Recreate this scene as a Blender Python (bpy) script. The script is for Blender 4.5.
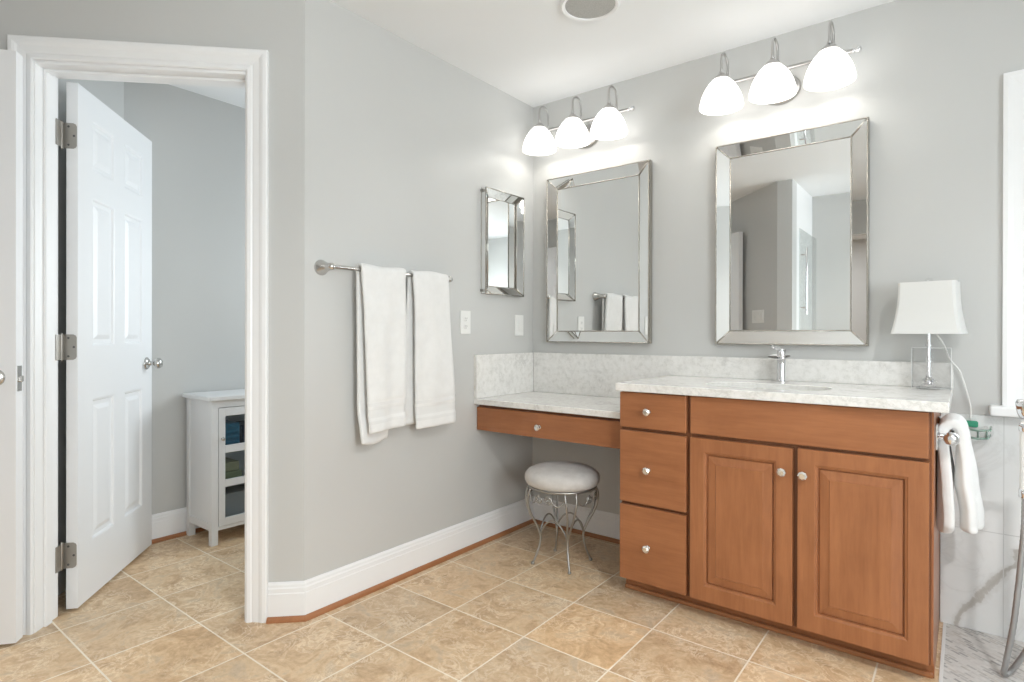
import bpy, bmesh, math, random
from mathutils import Vector, Matrix, noise
random.seed(7)
PI = math.pi
S = bpy.context.scene
for o in list(bpy.data.objects): bpy.data.objects.remove(o)
COL = S.collection

# ------------------------------------------------------------------ camera
cd = bpy.data.cameras.new('camera'); cam = bpy.data.objects.new('camera', cd); COL.objects.link(cam)
cd.sensor_fit = 'HORIZONTAL'; cd.sensor_width = 36.0
cd.lens = 579.677 * 36.0 / 1024.0
cd.shift_y = -(341 - 335.698) / 1024.0
cd.clip_start = 0.02
YAW, PIT, ROL = math.radians(37.997), math.radians(-0.11), math.radians(0.119)
v = Vector((-math.sin(YAW)*math.cos(PIT), math.cos(YAW)*math.cos(PIT), math.sin(PIT)))
r0 = Vector((math.cos(YAW), math.sin(YAW), 0)); u0 = r0.cross(v)
r1 = r0*math.cos(ROL) + u0*math.sin(ROL); u1 = -r0*math.sin(ROL) + u0*math.cos(ROL)
m = Matrix((r1, u1, -v)).transposed().to_4x4(); m.translation = (2.012, -2.775, 1.099)
cam.matrix_world = m
S.camera = cam

# ------------------------------------------------------------------ world, window light, exposure
S.view_settings.view_transform = 'Standard'; S.view_settings.look = 'None'
S.view_settings.gamma = 1.0; S.view_settings.use_curve_mapping = False
S.view_settings.exposure = 0.43
S.cycles.transparent_max_bounces = 32; S.cycles.max_bounces = 14; S.cycles.diffuse_bounces = 6
w = bpy.data.worlds.new('daylight'); S.world = w; w.use_nodes = True
bg = w.node_tree.nodes['Background']; bg.inputs[0].default_value = (0.80, 0.90, 1.0, 1); bg.inputs[1].default_value = 1.4

def area(name, loc, rot, sx, sy, power, color):
    l = bpy.data.lights.new(name, 'AREA'); l.shape = 'RECTANGLE'; l.size = sx; l.size_y = sy
    l.energy = power; l.color = color
    o = bpy.data.objects.new(name, l); COL.objects.link(o); o.location = loc; o.rotation_euler = rot
    return o
DAY = (0.93, 0.965, 1.0)
area('daylight_back_window', (2.62, 0.30, 1.42), (-PI/2-math.radians(16), 0, 0), 0.85, 1.15, 6, DAY)       # faces -y
area('added_side_window_light', (3.92, -2.5, 1.40), (0, PI/2+math.radians(16), 0), 1.3, 1.3, 52, DAY)         # faces -x; unseen window light added for brightness from the right
def fill_lamp(loc, power, spread=2.6, color=(1.0, 0.985, 0.965)):
    l = bpy.data.lights.new('fill_light', 'AREA'); l.shape = 'DISK'; l.size = 0.14; l.energy = power; l.color = color; l.spread = spread
    o = bpy.data.objects.new('fill_light', l); COL.objects.link(o); o.location = loc
    return o
FILL_SPOTS = [(2.75, -2.2, 24)]  # unseen ceiling light, added to brighten the room
for x, y, p in FILL_SPOTS: fill_lamp((x, y, 2.425), p)
area('daylight_closet_window', (-0.62, 0.12, 1.45), (-PI/2, 0, 0), 0.66, 0.9, 18, (0.90, 0.95, 1.0))
area('bedroom_fill_light', (-1.75, -4.1, 2.42), (0, 0, -PI/4), 1.4, 1.4, 26, DAY)  # unseen light added beyond the entry doorway to brighten the room from behind

# ------------------------------------------------------------------ helpers
class MB:
    def __init__(s): s.bm = bmesh.new()
    def quad(s, *p):
        return s.bm.faces.new([s.bm.verts.new(q) for q in p])
    def poly(s, pts): return s.quad(*pts)
    def box(s, x0, x1, y0, y1, z0, z1):
        x0, x1 = sorted((x0, x1)); y0, y1 = sorted((y0, y1)); z0, z1 = sorted((z0, z1))
        V = [s.bm.verts.new(p) for p in ((x0,y0,z0),(x1,y0,z0),(x1,y1,z0),(x0,y1,z0),(x0,y0,z1),(x1,y0,z1),(x1,y1,z1),(x0,y1,z1))]
        for f in ((0,3,2,1),(4,5,6,7),(0,1,5,4),(1,2,6,5),(2,3,7,6),(3,0,4,7)): s.bm.faces.new([V[i] for i in f])
        return s
    def prism(s, pts, z0, z1):
        # pts: counter-clockwise plan outline
        a = [s.bm.verts.new((x, y, z0)) for x, y in pts]; b = [s.bm.verts.new((x, y, z1)) for x, y in pts]
        n = len(pts); s.bm.faces.new(a[::-1]); s.bm.faces.new(b)
        for i in range(n): s.bm.faces.new((a[i], a[(i+1)%n], b[(i+1)%n], b[i]))
        return s
    def lathe(s, prof, c=(0,0,0), axis='z', n=32, M=None, flat=None):
        # prof: (radius, height) pairs; turned about an axis through c
        rings = []
        for r, h in prof:
            if r < 1e-6:
                ring = [Vector((0,0,h))]
            else:
                ring = [Vector((r*math.cos(2*PI*i/n), r*math.sin(2*PI*i/n), h)) for i in range(n)]
            rings.append(ring)
        if axis == 'x': R = Matrix.Rotation(PI/2, 3, 'Y')
        elif axis == '-x': R = Matrix.Rotation(-PI/2, 3, 'Y')
        elif axis == '-y': R = Matrix.Rotation(PI/2, 3, 'X')
        elif axis == 'y': R = Matrix.Rotation(-PI/2, 3, 'X')
        else: R = Matrix.Identity(3)
        if M is not None: R = M
        c = Vector(c)
        vr = [[s.bm.verts.new(R @ p + c) for p in ring] for ring in rings]
        for a, b in zip(vr, vr[1:]):
            if len(a) == 1 and len(b) == 1: continue
            for i in range(n):
                j = (i+1) % n
                if len(a) == 1: s.bm.faces.new((a[0], b[j], b[i]))
                elif len(b) == 1: s.bm.faces.new((a[i], a[j], b[0]))
                else: s.bm.faces.new((a[i], a[j], b[j], b[i]))
        return s
    def tube(s, pts, r, n=10, caps=True, closed=False):
        pts = [Vector(p) for p in pts]; N = len(pts)
        rad = r if isinstance(r, (list, tuple)) else [r]*N
        rings = []; nrm = None
        for i, p in enumerate(pts):
            if closed: t = pts[(i+1) % N] - pts[i-1]
            elif i == 0: t = pts[1]-pts[0]
            elif i == N-1: t = pts[-1]-pts[-2]
            else: t = (pts[i+1]-pts[i]).normalized() + (pts[i]-pts[i-1]).normalized()
            t.normalize()
            if nrm is None:
                nrm = t.orthogonal().normalized()
            else:
                nrm = (nrm - t*nrm.dot(t))
                nrm = nrm.normalized() if nrm.length > 1e-6 else t.orthogonal().normalized()
            b = t.cross(nrm)
            rings.append([s.bm.verts.new(p + (nrm*math.cos(2*PI*k/n) + b*math.sin(2*PI*k/n))*rad[i]) for k in range(n)])
        pairs = list(zip(rings, rings[1:])) + ([(rings[-1], rings[0])] if closed else [])
        for a, b in pairs:
            for k in range(n): s.bm.faces.new((a[k], a[(k+1)%n], b[(k+1)%n], b[k]))
        if caps and not closed:
            s.bm.faces.new(rings[0][::-1]); s.bm.faces.new(rings[-1])
        return s
    def ball(s, c, r, sub=1, sc=(1,1,1)):
        g = bmesh.ops.create_icosphere(s.bm, subdivisions=sub, radius=r)
        for q in g['verts']: q.co = Vector((q.co.x*sc[0], q.co.y*sc[1], q.co.z*sc[2])) + Vector(c)
        return s
    def grid(s, rows, close_u=False):
        V = [[s.bm.verts.new(p) for p in r] for r in rows]
        for a, b in zip(V, V[1:]):
            for k in range(len(a)-1): s.bm.faces.new((a[k], a[k+1], b[k+1], b[k]))
            if close_u: s.bm.faces.new((a[-1], a[0], b[0], b[-1]))
        return V
    def merge(s, d=1e-5): bmesh.ops.remove_doubles(s.bm, verts=s.bm.verts, dist=d); return s
    def build(s, name, mat, parent=None, world=True, smooth=False, bevel=0, seg=2, subsurf=0, solid=0, fix=True, sol_off=0, auto=None):
        if world and parent is not None:
            off = Vector((0,0,0)); q = parent
            while q is not None: off += q.location; q = q.parent
            bmesh.ops.translate(s.bm, verts=s.bm.verts, vec=-off)
        if fix: bmesh.ops.recalc_face_normals(s.bm, faces=s.bm.faces)
        me = bpy.data.meshes.new(name); s.bm.to_mesh(me); s.bm.free()
        if mat is not None: me.materials.append(mat)
        o = bpy.data.objects.new(name, me); COL.objects.link(o)
        if parent is not None: o.parent = parent
        if smooth:
            for f in me.polygons: f.use_smooth = True
            if auto is not None: me.set_sharp_from_angle(angle=math.radians(auto))
        if solid:
            md = o.modifiers.new('solid', 'SOLIDIFY'); md.thickness = solid; md.offset = sol_off
        if bevel:
            md = o.modifiers.new('bevel', 'BEVEL'); md.width = bevel; md.segments = seg; md.limit_method = 'ANGLE'; md.angle_limit = math.radians(40)
            md.harden_normals = False
        if subsurf:
            md = o.modifiers.new('subsurf', 'SUBSURF'); md.levels = subsurf; md.render_levels = subsurf
        return o

def tag(o, label=None, cat=None, group=None, kind=None):
    if label: o['label'] = label
    if cat: o['category'] = cat
    if group: o['group'] = group
    if kind: o['kind'] = kind
    return o
def thing(name, loc, label, cat, group=None, rz=0, kind=None):
    o = bpy.data.objects.new(name, None); COL.objects.link(o); o.empty_display_size = 0.05
    o.location = loc; o.rotation_euler = (0, 0, rz)
    return tag(o, label, cat, group, kind)
def copy_tree(o, parent=None):
    c = o.copy(); COL.objects.link(c)
    if parent is not None: c.parent = parent
    for ch in list(o.children): copy_tree(ch, c)
    return c
def arc(c, r, a0, a1, n, ax='xz'):
    out = []
    for i in range(n+1):
        a = a0 + (a1-a0)*i/n
        if ax == 'xz': out.append((c[0]+r*math.cos(a), c[1], c[2]+r*math.sin(a)))
        elif ax == 'yz': out.append((c[0], c[1]+r*math.cos(a), c[2]+r*math.sin(a)))
        else: out.append((c[0]+r*math.cos(a), c[1]+r*math.sin(a), c[2]))
    return out
def bez(pts, n=8):
    # Catmull-Rom through the points
    P = [Vector(p) for p in pts]; P = [P[0]*2-P[1]] + P + [P[-1]*2-P[-2]]
    out = []
    for i in range(1, len(P)-2):
        for k in range(n):
            t = k/n; a, b, c, d = P[i-1], P[i], P[i+1], P[i+2]
            out.append(0.5*((2*b) + (c-a)*t + (2*a-5*b+4*c-d)*t*t + (3*b-a-3*c+d)*t**3))
    out.append(P[-2]); return out

# ------------------------------------------------------------------ materials
def mat(name, base=(0.8,0.8,0.8), rough=0.5, metal=0.0, spec=0.5, **kw):
    M = bpy.data.materials.new(name); M.use_nodes = True
    b = M.node_tree.nodes['Principled BSDF']
    b.inputs['Base Color'].default_value = (*base, 1); b.inputs['Roughness'].default_value = rough
    b.inputs['Metallic'].default_value = metal; b.inputs['Specular IOR Level'].default_value = spec
    for k, x in kw.items(): b.inputs[k].default_value = x
    return M
class NT:
    def __init__(s, M): s.t = M.node_tree; s.b = s.t.nodes['Principled BSDF']
    def n(s, ty, **kw):
        q = s.t.nodes.new(ty)
        for k, x in kw.items():
            if k.startswith('i_'):
                key = k[2:]; q.inputs[int(key) if key.isdigit() else key.replace('_', ' ')].default_value = x
            else: setattr(q, k, x)
        return q
    def l(s, a, b): s.t.links.new(a, b)
    def coord(s, scale=(1,1,1), loc=(0,0,0), rot=(0,0,0), out='Object', geo=False):
        if geo: src = s.n('ShaderNodeNewGeometry').outputs['Position']
        else: src = s.n('ShaderNodeTexCoord').outputs[out]
        mp = s.n('ShaderNodeMapping'); mp.inputs['Scale'].default_value = scale; mp.inputs['Location'].default_value = loc; mp.inputs['Rotation'].default_value = rot
        s.l(src, mp.inputs['Vector']); return mp.outputs[0]
    def noise(s, vec, scale, detail=3, rough=0.5, dist=0):
        q = s.n('ShaderNodeTexNoise'); q.inputs['Scale'].default_value = scale; q.inputs['Detail'].default_value = detail
        q.inputs['Roughness'].default_value = rough; q.inputs['Distortion'].default_value = dist
        s.l(vec, q.inputs['Vector']); return q.outputs['Fac']
    def ramp(s, fac, stops):
        q = s.n('ShaderNodeValToRGB'); e = q.color_ramp.elements
        while len(e) < len(stops): e.new(0.5)
        for k, (p, c) in zip(e, stops): k.position = p; k.color = (*c, 1) if len(c) == 3 else c
        s.l(fac, q.inputs[0]); return q.outputs[0]
    def mix(s, fac, a, b, mode='MIX'):
        q = s.n('ShaderNodeMix', data_type='RGBA', blend_type=mode)
        for sock, x in ((q.inputs[0], fac), (q.inputs[6], a), (q.inputs[7], b)):
            if hasattr(x, 'is_output'): s.l(x, sock)
            else: sock.default_value = x if not isinstance(x, tuple) or len(x) == 4 else (*x, 1)
        return q.outputs[2]
    def math(s, op, a, b=None, c=None):
        q = s.n('ShaderNodeMath', operation=op)
        for i, x in enumerate((a, b, c)):
            if x is None: continue
            if hasattr(x, 'is_output'): s.l(x, q.inputs[i])
            else: q.inputs[i].default_value = x
        return q.outputs[0]
    def bump(s, h, strength=0.2, dist=0.002):
        q = s.n('ShaderNodeBump'); q.inputs['Strength'].default_value = strength; q.inputs['Distance'].default_value = dist
        s.l(h, q.inputs['Height']); s.l(q.outputs[0], s.b.inputs['Normal'])
    def col(s, c): s.l(c, s.b.inputs['Base Color'])

def m_paint(name, c, rough=0.45, var=0.012, spec=0.35):
    M = mat(name, c, rough, spec=spec); t = NT(M); g = t.coord(geo=True)
    f = t.noise(g, 1.3, 2)
    t.col(t.ramp(f, [(0.3, tuple(x-var for x in c)), (0.7, tuple(x+var for x in c))]))
    t.bump(t.noise(g, 260, 2), 0.05, 0.001)
    return M
M_WALL = m_paint('grey_wall_paint', (0.578, 0.580, 0.568), 0.30, 0.012, 0.5)
M_CEIL = m_paint('white_ceiling_paint', (0.86, 0.875, 0.885), 0.8)
M_TRIM = m_paint('white_trim_paint', (0.875, 0.88, 0.885), 0.32, 0.006, 0.5)
M_DOOR = m_paint('white_door_paint', (0.84, 0.85, 0.865), 0.35, 0.006, 0.5)
M_CABW = m_paint('white_cabinet_paint', (0.82, 0.83, 0.84), 0.35, 0.005, 0.5)
M_BED = m_paint('bedroom_wall_paint', (0.62, 0.61, 0.59), 0.6)

def m_floor():
    M = mat('beige_stone_tile', (0.5,0.4,0.27), 0.36, spec=0.45); t = NT(M); g = t.coord(geo=True)
    sep = t.n('ShaderNodeSeparateXYZ'); t.l(g, sep.inputs[0])
    px, py, gw = 0.3445, 0.342, 0.0028
    ux = t.math('DIVIDE', t.math('SUBTRACT', sep.outputs[0], 0.062), px); uy = t.math('DIVIDE', t.math('ADD', sep.outputs[1], 0.745), py)
    def edge(u, p):
        f = t.math('FRACT', u); d = t.math('MINIMUM', f, t.math('SUBTRACT', 1.0, f)); return t.math('MULTIPLY', d, p)
    d = t.math('MINIMUM', edge(ux, px), edge(uy, py))
    gr = t.math('LESS_THAN', d, gw)
    cell = t.n('ShaderNodeCombineXYZ'); t.l(t.math('FLOOR', ux), cell.inputs[0]); t.l(t.math('FLOOR', uy), cell.inputs[1])
    wn = t.n('ShaderNodeTexWhiteNoise', noise_dimensions='2D'); t.l(cell.outputs[0], wn.inputs['Vector'])
    off = t.n('ShaderNodeVectorMath', operation='SCALE'); t.l(wn.outputs['Color'], off.inputs[0]); off.inputs['Scale'].default_value = 9
    add = t.n('ShaderNodeVectorMath', operation='ADD'); t.l(g, add.inputs[0]); t.l(off.outputs[0], add.inputs[1])
    p = add.outputs[0]
    n1 = t.noise(p, 8, 7, 0.70, 0.9); n2 = t.noise(p, 12, 7, 0.66, 1.2); n3 = t.noise(p, 55, 4, 0.65); n4 = t.noise(p, 5, 2)
    c = t.ramp(n1, [(0.36, (0.40, 0.255, 0.140)), (0.46, (0.52, 0.355, 0.205)), (0.54, (0.62, 0.46, 0.29)), (0.64, (0.50, 0.39, 0.275))])
    vein = t.ramp(t.math('ABSOLUTE', t.math('SUBTRACT', n2, 0.5)), [(0.0, (1,1,1)), (0.012, (0.7,0.7,0.7)), (0.035, (0,0,0))])
    c = t.mix(t.math('MULTIPLY', vein, t.ramp(n4, [(0.40, (0.0,0.0,0.0)), (0.55, (0.8,0.8,0.8))])), c, (0.80, 0.69, 0.53))
    c = t.mix(0.28, c, t.ramp(n3, [(0.3, (0.36,0.25,0.14)), (0.7, (0.74,0.60,0.43))]))
    tv = t.ramp(wn.outputs['Value'], [(0.0, (1.06,1.06,1.08)), (1.0, (1.27,1.23,1.18))])
    sepc = t.n('ShaderNodeSeparateColor'); t.l(wn.outputs['Color'], sepc.inputs[0])
    c = t.mix(1.0, c, t.ramp(sepc.outputs[1], [(0.0, (1.015,0.99,0.955)), (1.0, (0.985,1.0,1.02))]), 'MULTIPLY')
    c = t.mix(1.0, c, tv, 'MULTIPLY')
    c = t.mix(gr, c, (0.86, 0.765, 0.63))
    t.col(c)
    h = t.math('ADD', t.ramp(d, [(0.0, (0,0,0)), (0.006, (1,1,1))]), t.math('MULTIPLY', n2, 0.25))
    t.bump(h, 0.35, 0.002)
    rr = t.math('ADD', 0.28, t.math('MULTIPLY', n2, 0.22)); t.l(t.math('ADD', rr, t.math('MULTIPLY', gr, 0.35)), t.b.inputs['Roughness'])
    return M
M_FLOOR = m_floor()

def m_wood(name, axis, base=(0.365, 0.146, 0.060), dark=(0.265, 0.100, 0.039)):
    M = mat(name, base, 0.34, spec=0.45); t = NT(M)
    sc = {'z': (14, 14, 1.1), 'x': (1.1, 14, 14), 'y': (14, 1.1, 14)}[axis]
    p = t.coord(sc, geo=True)
    q = t.coord((1,1,1), geo=True)
    a = t.noise(p, 1.6, 5, 0.6, 0.5); b = t.noise(q, 6, 4, 0.6, 0.4); f = t.noise(p, 9, 3, 0.6)
    c = t.ramp(a, [(0.30, dark), (0.60, base), (0.80, tuple(min(1, x*1.12) for x in base))])
    c = t.mix(0.30, c, t.ramp(b, [(0.3, dark), (0.7, tuple(x*1.16 for x in base))]))
    c = t.mix(0.15, c, t.ramp(f, [(0.35, tuple(x*0.6 for x in dark)), (0.6, base)]))
    t.col(c); t.bump(f, 0.04, 0.001)
    return M
M_WZ = m_wood('maple_vertical_grain', 'z'); M_WX = m_wood('maple_horizontal_grain', 'x')
M_WFRAME = m_wood('maple_frame', 'z', (0.20, 0.075, 0.030), (0.13, 0.048, 0.02))  # maple darkened: shade in the gaps between fronts is put into the colour
M_SHOE = m_wood('stained_shoe_molding', 'y', (0.41, 0.175, 0.075), (0.31, 0.125, 0.05))
M_SHOEX = m_wood('stained_shoe_molding_back', 'x', (0.41, 0.175, 0.075), (0.31, 0.125, 0.05))
M_DARK = mat('dark_gap', (0.05, 0.03, 0.02), 0.7)

def m_quartz():
    M = mat('speckled_white_quartz', (0.75,0.74,0.71), 0.16, spec=0.5); t = NT(M); g = t.coord(geo=True)
    n = t.noise(g, 6, 8, 0.68, 0.5); s = t.noise(g, 38, 5, 0.72); k = t.noise(g, 5, 3)
    vein = t.ramp(t.math('ABSOLUTE', t.math('SUBTRACT', n, 0.52)), [(0.0, (1,1,1)), (0.012, (0.45,0.45,0.45)), (0.05, (0,0,0))])
    vein = t.math('MULTIPLY', vein, t.ramp(k, [(0.46, (0.0,0.0,0.0)), (0.64, (0.48,0.48,0.48))]))
    c = t.ramp(s, [(0.34, (0.68,0.67,0.64)), (0.50, (0.78,0.77,0.745)), (0.7, (0.83,0.82,0.80))])
    c = t.mix(vein, c, (0.42, 0.41, 0.385)); t.col(c); return M
M_QUARTZ = m_quartz()

def m_marble():
    M = mat('white_marble_wall_tile', (0.78,0.79,0.79), 0.12, spec=0.5); t = NT(M); g = t.coord(geo=True)
    sep = t.n('ShaderNodeSeparateXYZ'); t.l(g, sep.inputs[0])
    X, Z = sep.outputs[0], sep.outputs[2]
    # wide diagonal vein that crosses the lower tile beside the vanity
    wob = t.math('MULTIPLY', t.math('SUBTRACT', t.noise(g, 7, 5, 0.55, 0.3), 0.5), 0.30)
    ln = t.math('SUBTRACT', Z, t.math('ADD', 0.145, t.math('MULTIPLY', t.math('SUBTRACT', X, 2.075), 1.75)))
    dv = t.math('ABSOLUTE', t.math('ADD', ln, wob))
    wid = t.ramp(dv, [(0.0, (1,1,1)), (0.016, (0.85,0.85,0.85)), (0.024, (0.3,0.3,0.3)), (0.05, (0,0,0))])
    low = t.math('LESS_THAN', Z, 0.375)
    wid = t.math('MULTIPLY', wid, low)
    n = t.noise(g, 4, 6, 0.6, 1.0)
    thin = t.ramp(t.math('ABSOLUTE', t.math('SUBTRACT', n, 0.47)), [(0.0, (0.22,0.22,0.22)), (0.02, (0.06,0.06,0.06)), (0.05, (0,0,0))])
    c = t.ramp(t.noise(g, 3, 4), [(0.3, (0.70,0.715,0.715)), (0.7, (0.80,0.81,0.81))])
    c = t.mix(thin, c, (0.50, 0.50, 0.49)); c = t.mix(t.math('MULTIPLY', wid, 0.75), c, (0.36, 0.335, 0.30))
    def joint(u, at, pitch):
        f = t.math('FRACT', t.math('DIVIDE', t.math('SUBTRACT', u, at), pitch)); d = t.math('MINIMUM', f, t.math('SUBTRACT', 1.0, f))
        return t.math('LESS_THAN', t.math('MULTIPLY', d, pitch), 0.0016)
    j = t.math('MAXIMUM', joint(X, 2.125, 0.61), joint(Z, 0.376, 0.43))
    c = t.mix(j, c, (0.60, 0.61, 0.61)); t.col(c); return M
M_MARBLE = m_marble()

def m_mosaic():
    M = mat('grey_stone_mosaic', (0.6,0.6,0.6), 0.35); t = NT(M); g = t.coord(rot=(0,0,math.radians(38)), geo=True)
    b = t.n('ShaderNodeTexBrick'); t.l(g, b.inputs['Vector']); b.offset = 0.5; b.inputs['Scale'].default_value = 1
    b.inputs['Brick Width'].default_value = 0.034; b.inputs['Row Height'].default_value = 0.013; b.inputs['Mortar Size'].default_value = 0.0016
    b.inputs['Color1'].default_value = (0,0,0,1); b.inputs['Color2'].default_value = (1,1,1,1); b.inputs['Mortar'].default_value = (0.5,0.5,0.5,1)
    c = t.ramp(b.outputs['Color'], [(0.0, (0.20,0.195,0.195)), (0.14, (0.36,0.35,0.34)), (0.28, (0.62,0.60,0.58)), (0.65, (0.70,0.68,0.66)), (0.85, (0.50,0.465,0.42)), (1.0, (0.34,0.33,0.32))])
    c = t.mix(0.35, c, t.ramp(t.noise(g, 50, 4), [(0.3, (0.35,0.34,0.33)), (0.7, (0.72,0.71,0.69))]))
    c = t.mix(b.outputs['Fac'], c, (0.62, 0.61, 0.59)); t.col(c)
    return M
M_MOSAIC = m_mosaic()

M_CHROME = mat('polished_chrome', (0.78,0.78,0.79), 0.08, 1.0)
M_NICKEL = mat('satin_nickel', (0.58,0.57,0.55), 0.24, 1.0)
M_HOSE = mat('metal_hose', (0.40,0.40,0.40), 0.5, 0.6)
M_HINGE = mat('hinge_nickel', (0.42,0.40,0.37), 0.42, 0.9)
M_PEWTER = mat('pewter_iron', (0.42,0.41,0.39), 0.36, 0.9)
M_MIRROR = mat('mirror_silver', (0.86,0.87,0.865), 0.004, 1.0)
M_BEAD = mat('champagne_silver_bead', (0.46,0.435,0.395), 0.26, 1.0)
M_LAMPMETAL = mat('brushed_nickel_fixture', (0.50,0.49,0.48), 0.30, 1.0)
M_CRYSTAL = mat('knob_crystal', (0.80,0.775,0.73), 0.05, 0.85)
M_PLASTIC = mat('white_plastic', (0.80,0.80,0.78), 0.3)
M_SLOT = mat('dark_slot', (0.10,0.10,0.10), 0.5)
M_GREEN = mat('green_plastic', (0.05,0.33,0.20), 0.25)
M_GREENCLEAR = mat('clear_green_plastic', (0.45,0.62,0.54), 0.12, **{'Transmission Weight': 0.6})
M_PORC = mat('white_porcelain', (0.82,0.82,0.80), 0.08)
M_CAULK = mat('white_threshold_strip', (0.74,0.74,0.73), 0.4)
def m_fabric(name, c, scale=900, strength=0.4, dist=0.003, rough=0.95, var=0.03):
    M = mat(name, c, rough, spec=0.15); t = NT(M); p = t.coord()
    M.node_tree.nodes['Principled BSDF'].inputs['Sheen Weight'].default_value = 0.25
    f = t.noise(p, scale, 2, 0.6); g = t.noise(p, 25, 4, 0.6)
    t.col(t.ramp(g, [(0.3, tuple(x-var for x in c)), (0.7, tuple(min(1, x+var*0.5) for x in c))]))
    t.bump(t.math('ADD', f, t.math('MULTIPLY', g, 0.6)), strength, dist); return M
M_TOWEL = m_fabric('white_terry', (0.83,0.83,0.82), 500, 0.55, 0.003)
M_BAND = m_fabric('woven_towel_band', (0.76,0.76,0.75), 900, 0.1, 0.001, 0.7, 0.01)
M_VELVET = m_fabric('pale_grey_velvet', (0.60,0.575,0.55), 260, 0.25, 0.002, 0.7, 0.06)
def m_glass(name, tint=(1,1,1), f0=0.06, rough=0.0):
    M = bpy.data.materials.new(name); M.use_nodes = True; T = M.node_tree; T.nodes.clear()
    out = T.nodes.new('ShaderNodeOutputMaterial'); mx = T.nodes.new('ShaderNodeMixShader'); tr = T.nodes.new('ShaderNodeBsdfTransparent'); gl = T.nodes.new('ShaderNodeBsdfGlossy')
    ge = T.nodes.new('ShaderNodeNewGeometry'); dt = T.nodes.new('ShaderNodeVectorMath'); dt.operation = 'DOT_PRODUCT'
    T.links.new(ge.outputs['Incoming'], dt.inputs[0]); T.links.new(ge.outputs['Normal'], dt.inputs[1])
    def mth(op, a, b=None):
        q = T.nodes.new('ShaderNodeMath'); q.operation = op
        for i, x in enumerate((a, b)):
            if x is None: continue
            if hasattr(x, 'is_output'): T.links.new(x, q.inputs[i])
            else: q.inputs[i].default_value = x
        return q.outputs[0]
    sch = mth('POWER', mth('SUBTRACT', 1.0, mth('MINIMUM', mth('ABSOLUTE', dt.outputs['Value']), 1.0)), 5.0)
    fac = mth('ADD', mth('MULTIPLY', sch, 0.9), 0.035)
    tr.inputs[0].default_value = (*tint, 1); gl.inputs['Roughness'].default_value = rough
    T.links.new(fac, mx.inputs[0]); T.links.new(tr.outputs[0], mx.inputs[1]); T.links.new(gl.outputs[0], mx.inputs[2]); T.links.new(mx.outputs[0], out.inputs[0])
    return M
M_GLASS = m_glass('window_glass', (0.97,0.985,0.98)); M_CABGLASS = m_glass('cabinet_glass', (0.86,0.90,0.92)); M_ACRYL = m_glass('clear_acrylic', (0.975,0.975,0.975))
M_SHOWERGLASS = m_glass('shower_glass', (0.97,0.982,0.978))
def m_emit(name, c, st, alab=False):
    M = mat(name, (0.38,0.375,0.36), 0.25); b = M.node_tree.nodes['Principled BSDF']
    b.inputs['Emission Color'].default_value = (*c, 1); b.inputs['Emission Strength'].default_value = st
    if alab:
        t = NT(M); f = t.noise(t.coord((1,1,1)), 26, 4, 0.6, 1.2)
        t.l(t.ramp(f, [(0.35, tuple(x*0.80 for x in c)), (0.58, c)]), b.inputs['Emission Color'])
    return M
M_SHADEGLOW = m_emit('lit_alabaster_glass', (1.0, 0.98, 0.945), 2.0, True)
M_BULB = m_emit('lit_bulb', (1.0, 0.96, 0.90), 23)
M_FILLGLOW = m_emit('glowing_fill_lens', (1.0, 0.95, 0.87), 6)  # glow of the added ceiling fill light
def m_shade():
    M = mat('white_linen_shade', (0.90,0.90,0.885), 0.9, spec=0.1); t = NT(M)
    t.b.inputs['Subsurface Weight'].default_value = 0.0
    p = t.coord(); t.bump(t.noise(p, 700, 2), 0.15, 0.001)
    tl = t.n('ShaderNodeBsdfTranslucent'); tl.inputs[0].default_value = (0.85,0.85,0.83,1)
    mx = t.n('ShaderNodeMixShader'); mx.inputs[0].default_value = 0.35
    out = [q for q in t.t.nodes if q.type == 'OUTPUT_MATERIAL'][0]
    t.l(t.b.outputs[0], mx.inputs[1]); t.l(tl.outputs[0], mx.inputs[2]); t.l(mx.outputs[0], out.inputs[0]); return M
M_LINEN = m_shade()

# ------------------------------------------------------------------ room shell
H = 2.44
P0 = Vector((0.0, -1.503, 0)); DS = Vector((-0.70711, -0.70711, 0)); DN = Vector((0.70711, -0.70711, 0))
def DA(s, n, z=0.0): return P0 + DS*s + DN*n + Vector((0,0,z))
def struct(name, mb, mt, label, cat='wall', parent=None, **kw):
    o = mb.build(name, mt, parent, **kw); o['kind'] = 'structure'
    if parent is None: tag(o, label, cat)
    return o
A225 = math.radians(225)

mb = MB(); mb.box(-3.6, 1.955, -6.2, 0.15, -0.1, 0.0)
struct('floor', mb, M_FLOOR, 'beige stone tile floor with pale grout lines', 'floor')
mb = MB(); mb.box(1.955, 3.75, -3.5, 0.15, -0.1, 0.0)
struct('floor_mosaic', mb, M_MOSAIC, 'grey and white stone mosaic floor right of the wooden vanity', 'floor')
mb = MB(); mb.box(-3.7, 3.8, -6.3, 0.2, H, H+0.1)
struct('ceiling', mb, M_CEIL, 'smooth white ceiling over the whole bathroom', 'ceiling')

# back wall with the window opening
WX0, WX1, WZ0, WZ1 = 2.205, 3.03, 0.845, 1.965
mb = MB(); mb.box(-0.115, WX0, 0, 0.13, 0, H); mb.box(WX1, 3.73, 0, 0.13, 0, H); mb.box(WX0, WX1, 0, 0.13, 0, WZ0); mb.box(WX0, WX1, 0, 0.13, WZ1, H)
struct('wall_back', mb, M_WALL, 'grey painted wall behind the two large framed mirrors')
mb = MB(); mb.prism([(0, 0), (-0.115, 0), (-0.115, -1.50), (0, -1.503)], 0, H)
struct('wall_left', mb, M_WALL, 'grey painted wall carrying the towel bar and small narrow mirror cabinet')
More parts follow.
